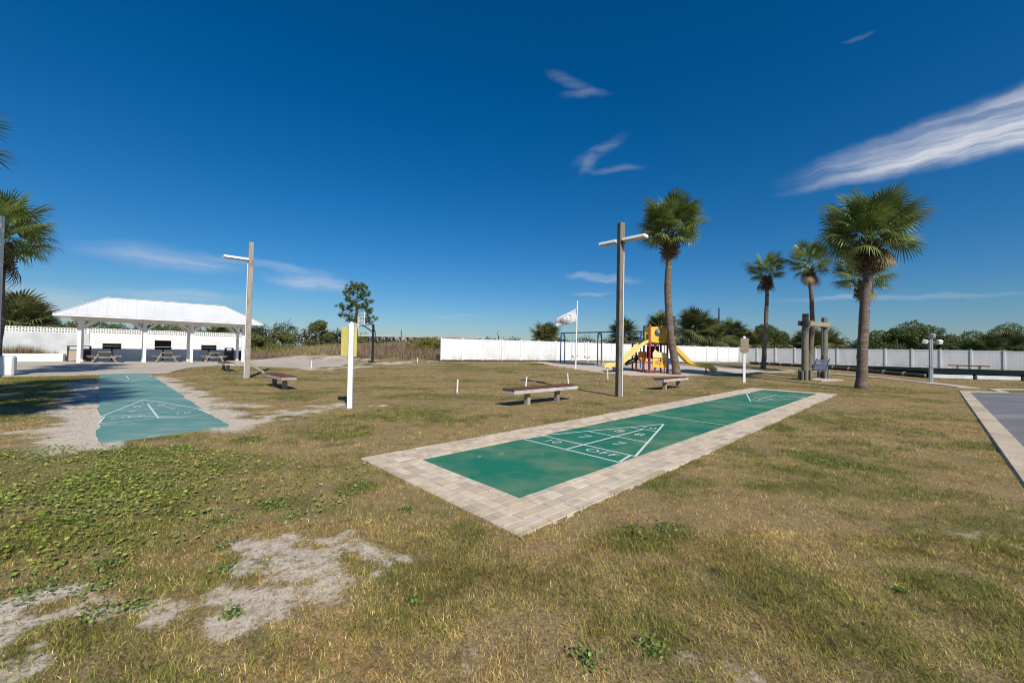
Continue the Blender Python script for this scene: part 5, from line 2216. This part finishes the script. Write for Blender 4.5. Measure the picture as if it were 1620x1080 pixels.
tree('yellow green shrub hanging over the fence behind the playground', 33.6, 50.5, 3.3, 2.2, 8, 3500, [(.16, .16, .05), (.12, .125, .04), (.2, .19, .07)], .13, 'shrub', 25, .07, None, .3, 'shrub')
tree('yellow flowering shrub beside the left end of the fence', -8.6, 38.5, 2.6, 2.0, 8, 3200, [(.2, .19, .04), (.3, .25, .05), (.12, .14, .035)], .09, 'shrub', 26, .05, None, .1, 'shrub')

# pine
px, py = -24.3, 62.0
pn = thing('pine_tree', 'lone pine with tufted open crown above the dunes', 'pine tree', (px, py, Tz(px, py)), 0)
PH = 11.0 - Tz(px, py)
tk = MB()
tk.tube([(0, 0, -.3), (.12, 0, PH * .3), (-.1, 0, PH * .6), (.05, 0, PH * .95)], [.22, .18, .13, .04], 8)
tk.build('trunk', BARK, pn)
rr = random.Random(5)
tufts = []
brn = MB()
for k in range(30):
    u = .40 + .58 * k / 29
    a = k * 2.39996
    L = (3.5 * (1 - u) ** .5 + .5) * rr.uniform(.75, 1.15)
    p0 = Vector((0, 0, PH * u))
    p1 = p0 + Vector((math.cos(a) * L * .6, math.sin(a) * L * .6, L * .12))
    p2 = p0 + Vector((math.cos(a) * L, math.sin(a) * L, L * .38))
    brn.tube([p0, p1, p2], [.06, .04, .015], 5, False)
    for q in range(8):
        f = rr.uniform(.5, 1.0)
        c_ = p0.lerp(p2, f) + Vector((rr.uniform(-.45, .45), rr.uniform(-.45, .45), rr.uniform(-.15, .5)))
        tufts.append(tuple(c_))
brn.build('branch', BARK, pn)
tf = np.array(tufts)
n = len(tf) * 60
ix = np.repeat(np.arange(len(tf)), 60)
d = rng.normal(size=(n, 3)) + [0, 0, .35]
d /= np.linalg.norm(d, axis=1)[:, None]
L = rng.uniform(.3, .6, n)[:, None]
sd_ = np.cross(d, rng.normal(size=(n, 3)))
sd_ /= np.linalg.norm(sd_, axis=1)[:, None]
b0 = tf[ix]
V = np.stack([b0 - sd_ * .022, b0 + sd_ * .022, b0 + d * L], 1).reshape(-1, 3)
F = np.arange(n)[:, None] * 3 + [0, 1, 2]
C = np.repeat(pick([(.10, .14, .03), (.14, .175, .045), (.07, .105, .025)], rng.integers(0, 3, n)), 3, 0)
link('needles', np_mesh('needles', V, F, C), LEAF, pn)


# ------------------------------------------------------------------ dune grass and far scrub (uncountable masses)
def tall_grass(poly, n, l0, l1, w, cols, name, label, zoff=0.0, clump=True, hfun=None):
    P = np.array(poly)
    x = rng.uniform(P[:, 0].min(), P[:, 0].max(), n * 3)
    y = rng.uniform(P[:, 1].min(), P[:, 1].max(), n * 3)
    k = inpoly(x, y, poly) & ~inpoly(x, y, PATIO_POLY)
    if clump:
        k &= rng.random(len(x)) < ss(.25, .6, fbm(x * .6, y * .6, 5, 4))
    x, y = x[k][:n], y[k][:n]
    n = len(x)
    hv = .45 + .9 * fbm(x * .35, y * .35, 13, 3)
    L = rng.uniform(l0, l1, n) * hv
    if hfun is not None:
        L = L * hfun(x, y)
    a = rng.uniform(0, 6.28, n)
    lean = rng.normal(0, .35, n)
    z = T(x, y) - .02 + zoff
    dx, dy = np.cos(a), np.sin(a)
    b0 = np.stack([x, y, z], -1)
    # blades stand on branching stems: start part-way up for fullness
    up = rng.uniform(0, .55, n) * L
    b0[:, 2] += up
    h = np.stack([-dy * w / 2, dx * w / 2, np.zeros(n)], -1) * rng.uniform(.6, 1.4, (n, 1))
    tp = b0 + np.stack([dx * np.sin(lean) * L, dy * np.sin(lean) * L, np.cos(lean) * (L - up * .8)], -1)
    V = np.stack([b0 - h, b0 + h, tp], 1).reshape(-1, 3)
    F = np.arange(n)[:, None] * 3 + [0, 1, 2]
    mm = fbm(x * .25, y * .25, 17, 3)
    c = pick(cols, np.clip(((mm - .3) / .4 * len(cols) + rng.normal(0, .8, n)).astype(int), 0, len(cols) - 1)) * rng.uniform(.7, 1.25, (n, 1))
    o = link(name, np_mesh(name, V, F, np.repeat(c, 3, 0)), BLADE)
    return tag(o, label, 'grass', kind='stuff')


BRN = [(.25, .18, .12), (.32, .235, .15), (.20, .14, .10), (.38, .30, .18), (.29, .245, .105)]
tall_grass([(-25.5, 41.5), (-22.5, 39.6), (-17, 38.6), (-13.5, 35.6), (-10.5, 33.8), (-6.4, 33.6), (-5.5, 36), (-4, 42), (-6, 58), (-46, 62), (-34, 46)], 60000, .5, 1.15, .035, BRN,
           'dune_grass', 'brown dry dune grass and scrub beyond the sandy pad')
tall_grass([(-5.5, 35.5), (27, 50.5), (60, 20), (90, 30), (90, 80), (-8, 75)], 26000, .7, 1.7, .07, [(.14, .13, .05), (.10, .115, .035), (.20, .165, .085), (.08, .09, .03)],
           'field_scrub', 'mixed brush growing in the field beyond the fences', hfun=lambda x, y: .7 + .5 * ss(30, 50, x))
tall_grass([(-25.5, 47), (-21, 46), (-12, 42), (-5.5, 38.5), (-4, 46), (-8, 58), (-46, 62), (-34, 48)], 26000, .9, 1.75, .05, [(.20, .20, .055), (.28, .25, .06), (.15, .16, .045), (.34, .28, .07), (.12, .13, .04)],
           'dune_goldenrod', 'golden green flowering brush on top of the dunes', hfun=lambda x, y: 1 - .55 * ss(-24, -17, x * 42 / y))
# dry plants in the planter
px0, py0 = st(-8.3, 42.7)
n = 1500
sx = rng.normal(-8.3, .85, n).clip(-10.1, -6.5)
ty = rng.uniform(42.3, 43.2, n)
x = OX + D1[0] * sx + D2[0] * ty
y = OY + D1[1] * sx + D2[1] * ty
L = rng.uniform(.35, .95, n) * (1.15 - .3 * np.abs(sx + 8.3))
a = rng.uniform(0, 6.28, n)
ln_ = np.abs(rng.normal(0, .5, n))
b0 = np.stack([x, y, np.full(n, .4)], -1)
h = np.stack([-np.sin(a), np.cos(a), np.zeros(n)], -1) * .012
tp = b0 + np.stack([np.cos(a) * np.sin(ln_) * L, np.sin(a) * np.sin(ln_) * L, np.cos(ln_) * L], -1)
V = np.stack([b0 - h, b0 + h, tp], 1).reshape(-1, 3)
C = np.repeat(pick([(.25, .18, .11), (.32, .24, .15), (.16, .11, .07), (.2, .17, .07)], rng.integers(0, 4, n)), 3, 0)
o = link('dry_grass_clump', np_mesh('dry_grass_clump', V, np.arange(n)[:, None] * 3 + [0, 1, 2], C), BLADE)
tag(o, 'dry brown ornamental grass in the low white planter', 'grass')


def wood_mass(name, label, line, n, size, cols, h0, h1, depth, step):
    bl = []
    rr = random.Random(len(line) * 31 + n)
    for (x0, y0, k0), (x1, y1, k1) in zip(line[:-1], line[1:]):
        L = math.hypot(x1 - x0, y1 - y0)
        m_ = max(2, int(L / step))
        for i in range(m_):
            u = (i + rr.random()) / m_
            x, y = x0 + (x1 - x0) * u + rr.uniform(-depth, depth), y0 + (y1 - y0) * u + rr.uniform(-depth, depth)
            kk = k0 + (k1 - k0) * u
            H = rr.uniform(h0, h1) * kk
            bz = Tz(x, y)
            r = step * rr.uniform(.7, 1.3)
            bl.append((x, y, bz + H * .48, r, r * .7, H * .55))
    V, F, C = cloud(bl, n, size, cols)
    V[:, 2] = np.maximum(V[:, 2], -3)
    o = link(name, np_mesh(name, V, F, C), LEAF)
    return tag(o, label, 'woods', kind='stuff')


wood_mass('scrub_thicket', 'green scrub thicket behind the pavilion wall', [(-64, 44, 1.0), (-56, 50, 1.0), (-47, 57, .95), (-41, 60, .7), (-37, 62, .45)], 44000, .12, SCR, 3.2, 4.5, 1.5, 1.7)
wood_mass('scrub_thicket', 'green thicket behind the right-hand fence', [(36, 56, .8), (44, 60, .9), (54, 60, .9), (62, 58, .95), (72, 60, .95), (82, 58, .9), (95, 56, .9)], 70000, .12,
          [(.07, .10, .025), (.045, .07, .018), (.11, .125, .035), (.06, .085, .02)], 2.8, 4.4, 2.2, 1.7)
FARC = [(.035, .05, .02), (.028, .042, .018), (.045, .06, .025)]
wood_mass('far_woods', 'dark wooded hill behind the pavilion', [(-190, 120, .85), (-135, 150, .92), (-100, 155, .95), (-82, 155, .95), (-70, 160, .78), (-58, 170, .55), (-40, 180, .3)], 60000, .3, FARC, 9, 11.5, 5, 6)
wood_mass('far_woods', 'dark tree line along the horizon beyond the fences', [(-140, 330, .9), (-80, 345, .85), (-20, 350, .9), (60, 340, .95), (130, 300, 1.0), (200, 240, .85), (260, 200, .75)], 60000, .55, FARC, 12, 14.5, 8, 11)
wood_mass('far_woods', 'low wooded ridge far behind the right-hand palms', [(40, 150, .65), (70, 150, .8), (95, 146, .95), (114, 150, 1.0), (130, 150, .9), (150, 140, .85), (200, 120, .9)], 40000, .28, FARC, 7.5, 9.5, 5, 6)

# ------------------------------------------------------------------ far bridge and poles
BR = thing('bridge', 'long low concrete bridge far beyond the dunes', 'bridge', (0, 0, 0))
BC = M('bridge_concrete', (.36, .37, .38), (.30, .31, .32), .05, .8)
bA, bB = Vector((-150, 285, 9.3)), Vector((-20, 300, 9.9))
MB().bar(bA, bB, 8, .8).build('deck', BC, BR)
MB().bar(bA + Vector((0, -3.8, .8)), bB + Vector((0, -3.8, .8)), .3, .7).build('parapet', BC, BR)
pier = MB().box((0, 0, 0), (.8, 6, 11)).mesh('pier')
npier = 26
for k in range(npier):
    p = bA.lerp(bB, (k + .5) / npier)
    link('pier', pier, BC, BR, (p.x, p.y, p.z - 5.9))
UT = wood('utility_pole_wood', (.10, .085, .07), (.07, .06, .05), ax=2)


def utility(label, x, y, top, r=.14, arm=True):
    o = thing('utility_pole', label, 'utility pole', (x, y, Tz(x, y)), .3, 'utility poles in the distance')
    MB().tube([(0, 0, 0), (0, 0, top - Tz(x, y))], [r, r * .75], 8).build('pole', UT, o)
    if arm:
        MB().box((0, 0, top - Tz(x, y) - .5), (.5, .35, .7)).build('transformer', GREY_STEEL, o)


utility('dark utility pole rising behind the palms right of the playground', 37.4, 72, 9.8, .16, False)
utility('small utility pole with a grey box above the left part of the fence', -2.7, 80, 5.2, .14, True)
utility('short pale pole above the right fence left of the floodlights', 49.3, 51, 3.8, .1, False)
utility('thin pole in front of the far bridge', -19.5, 70, 4.6, .09, False)
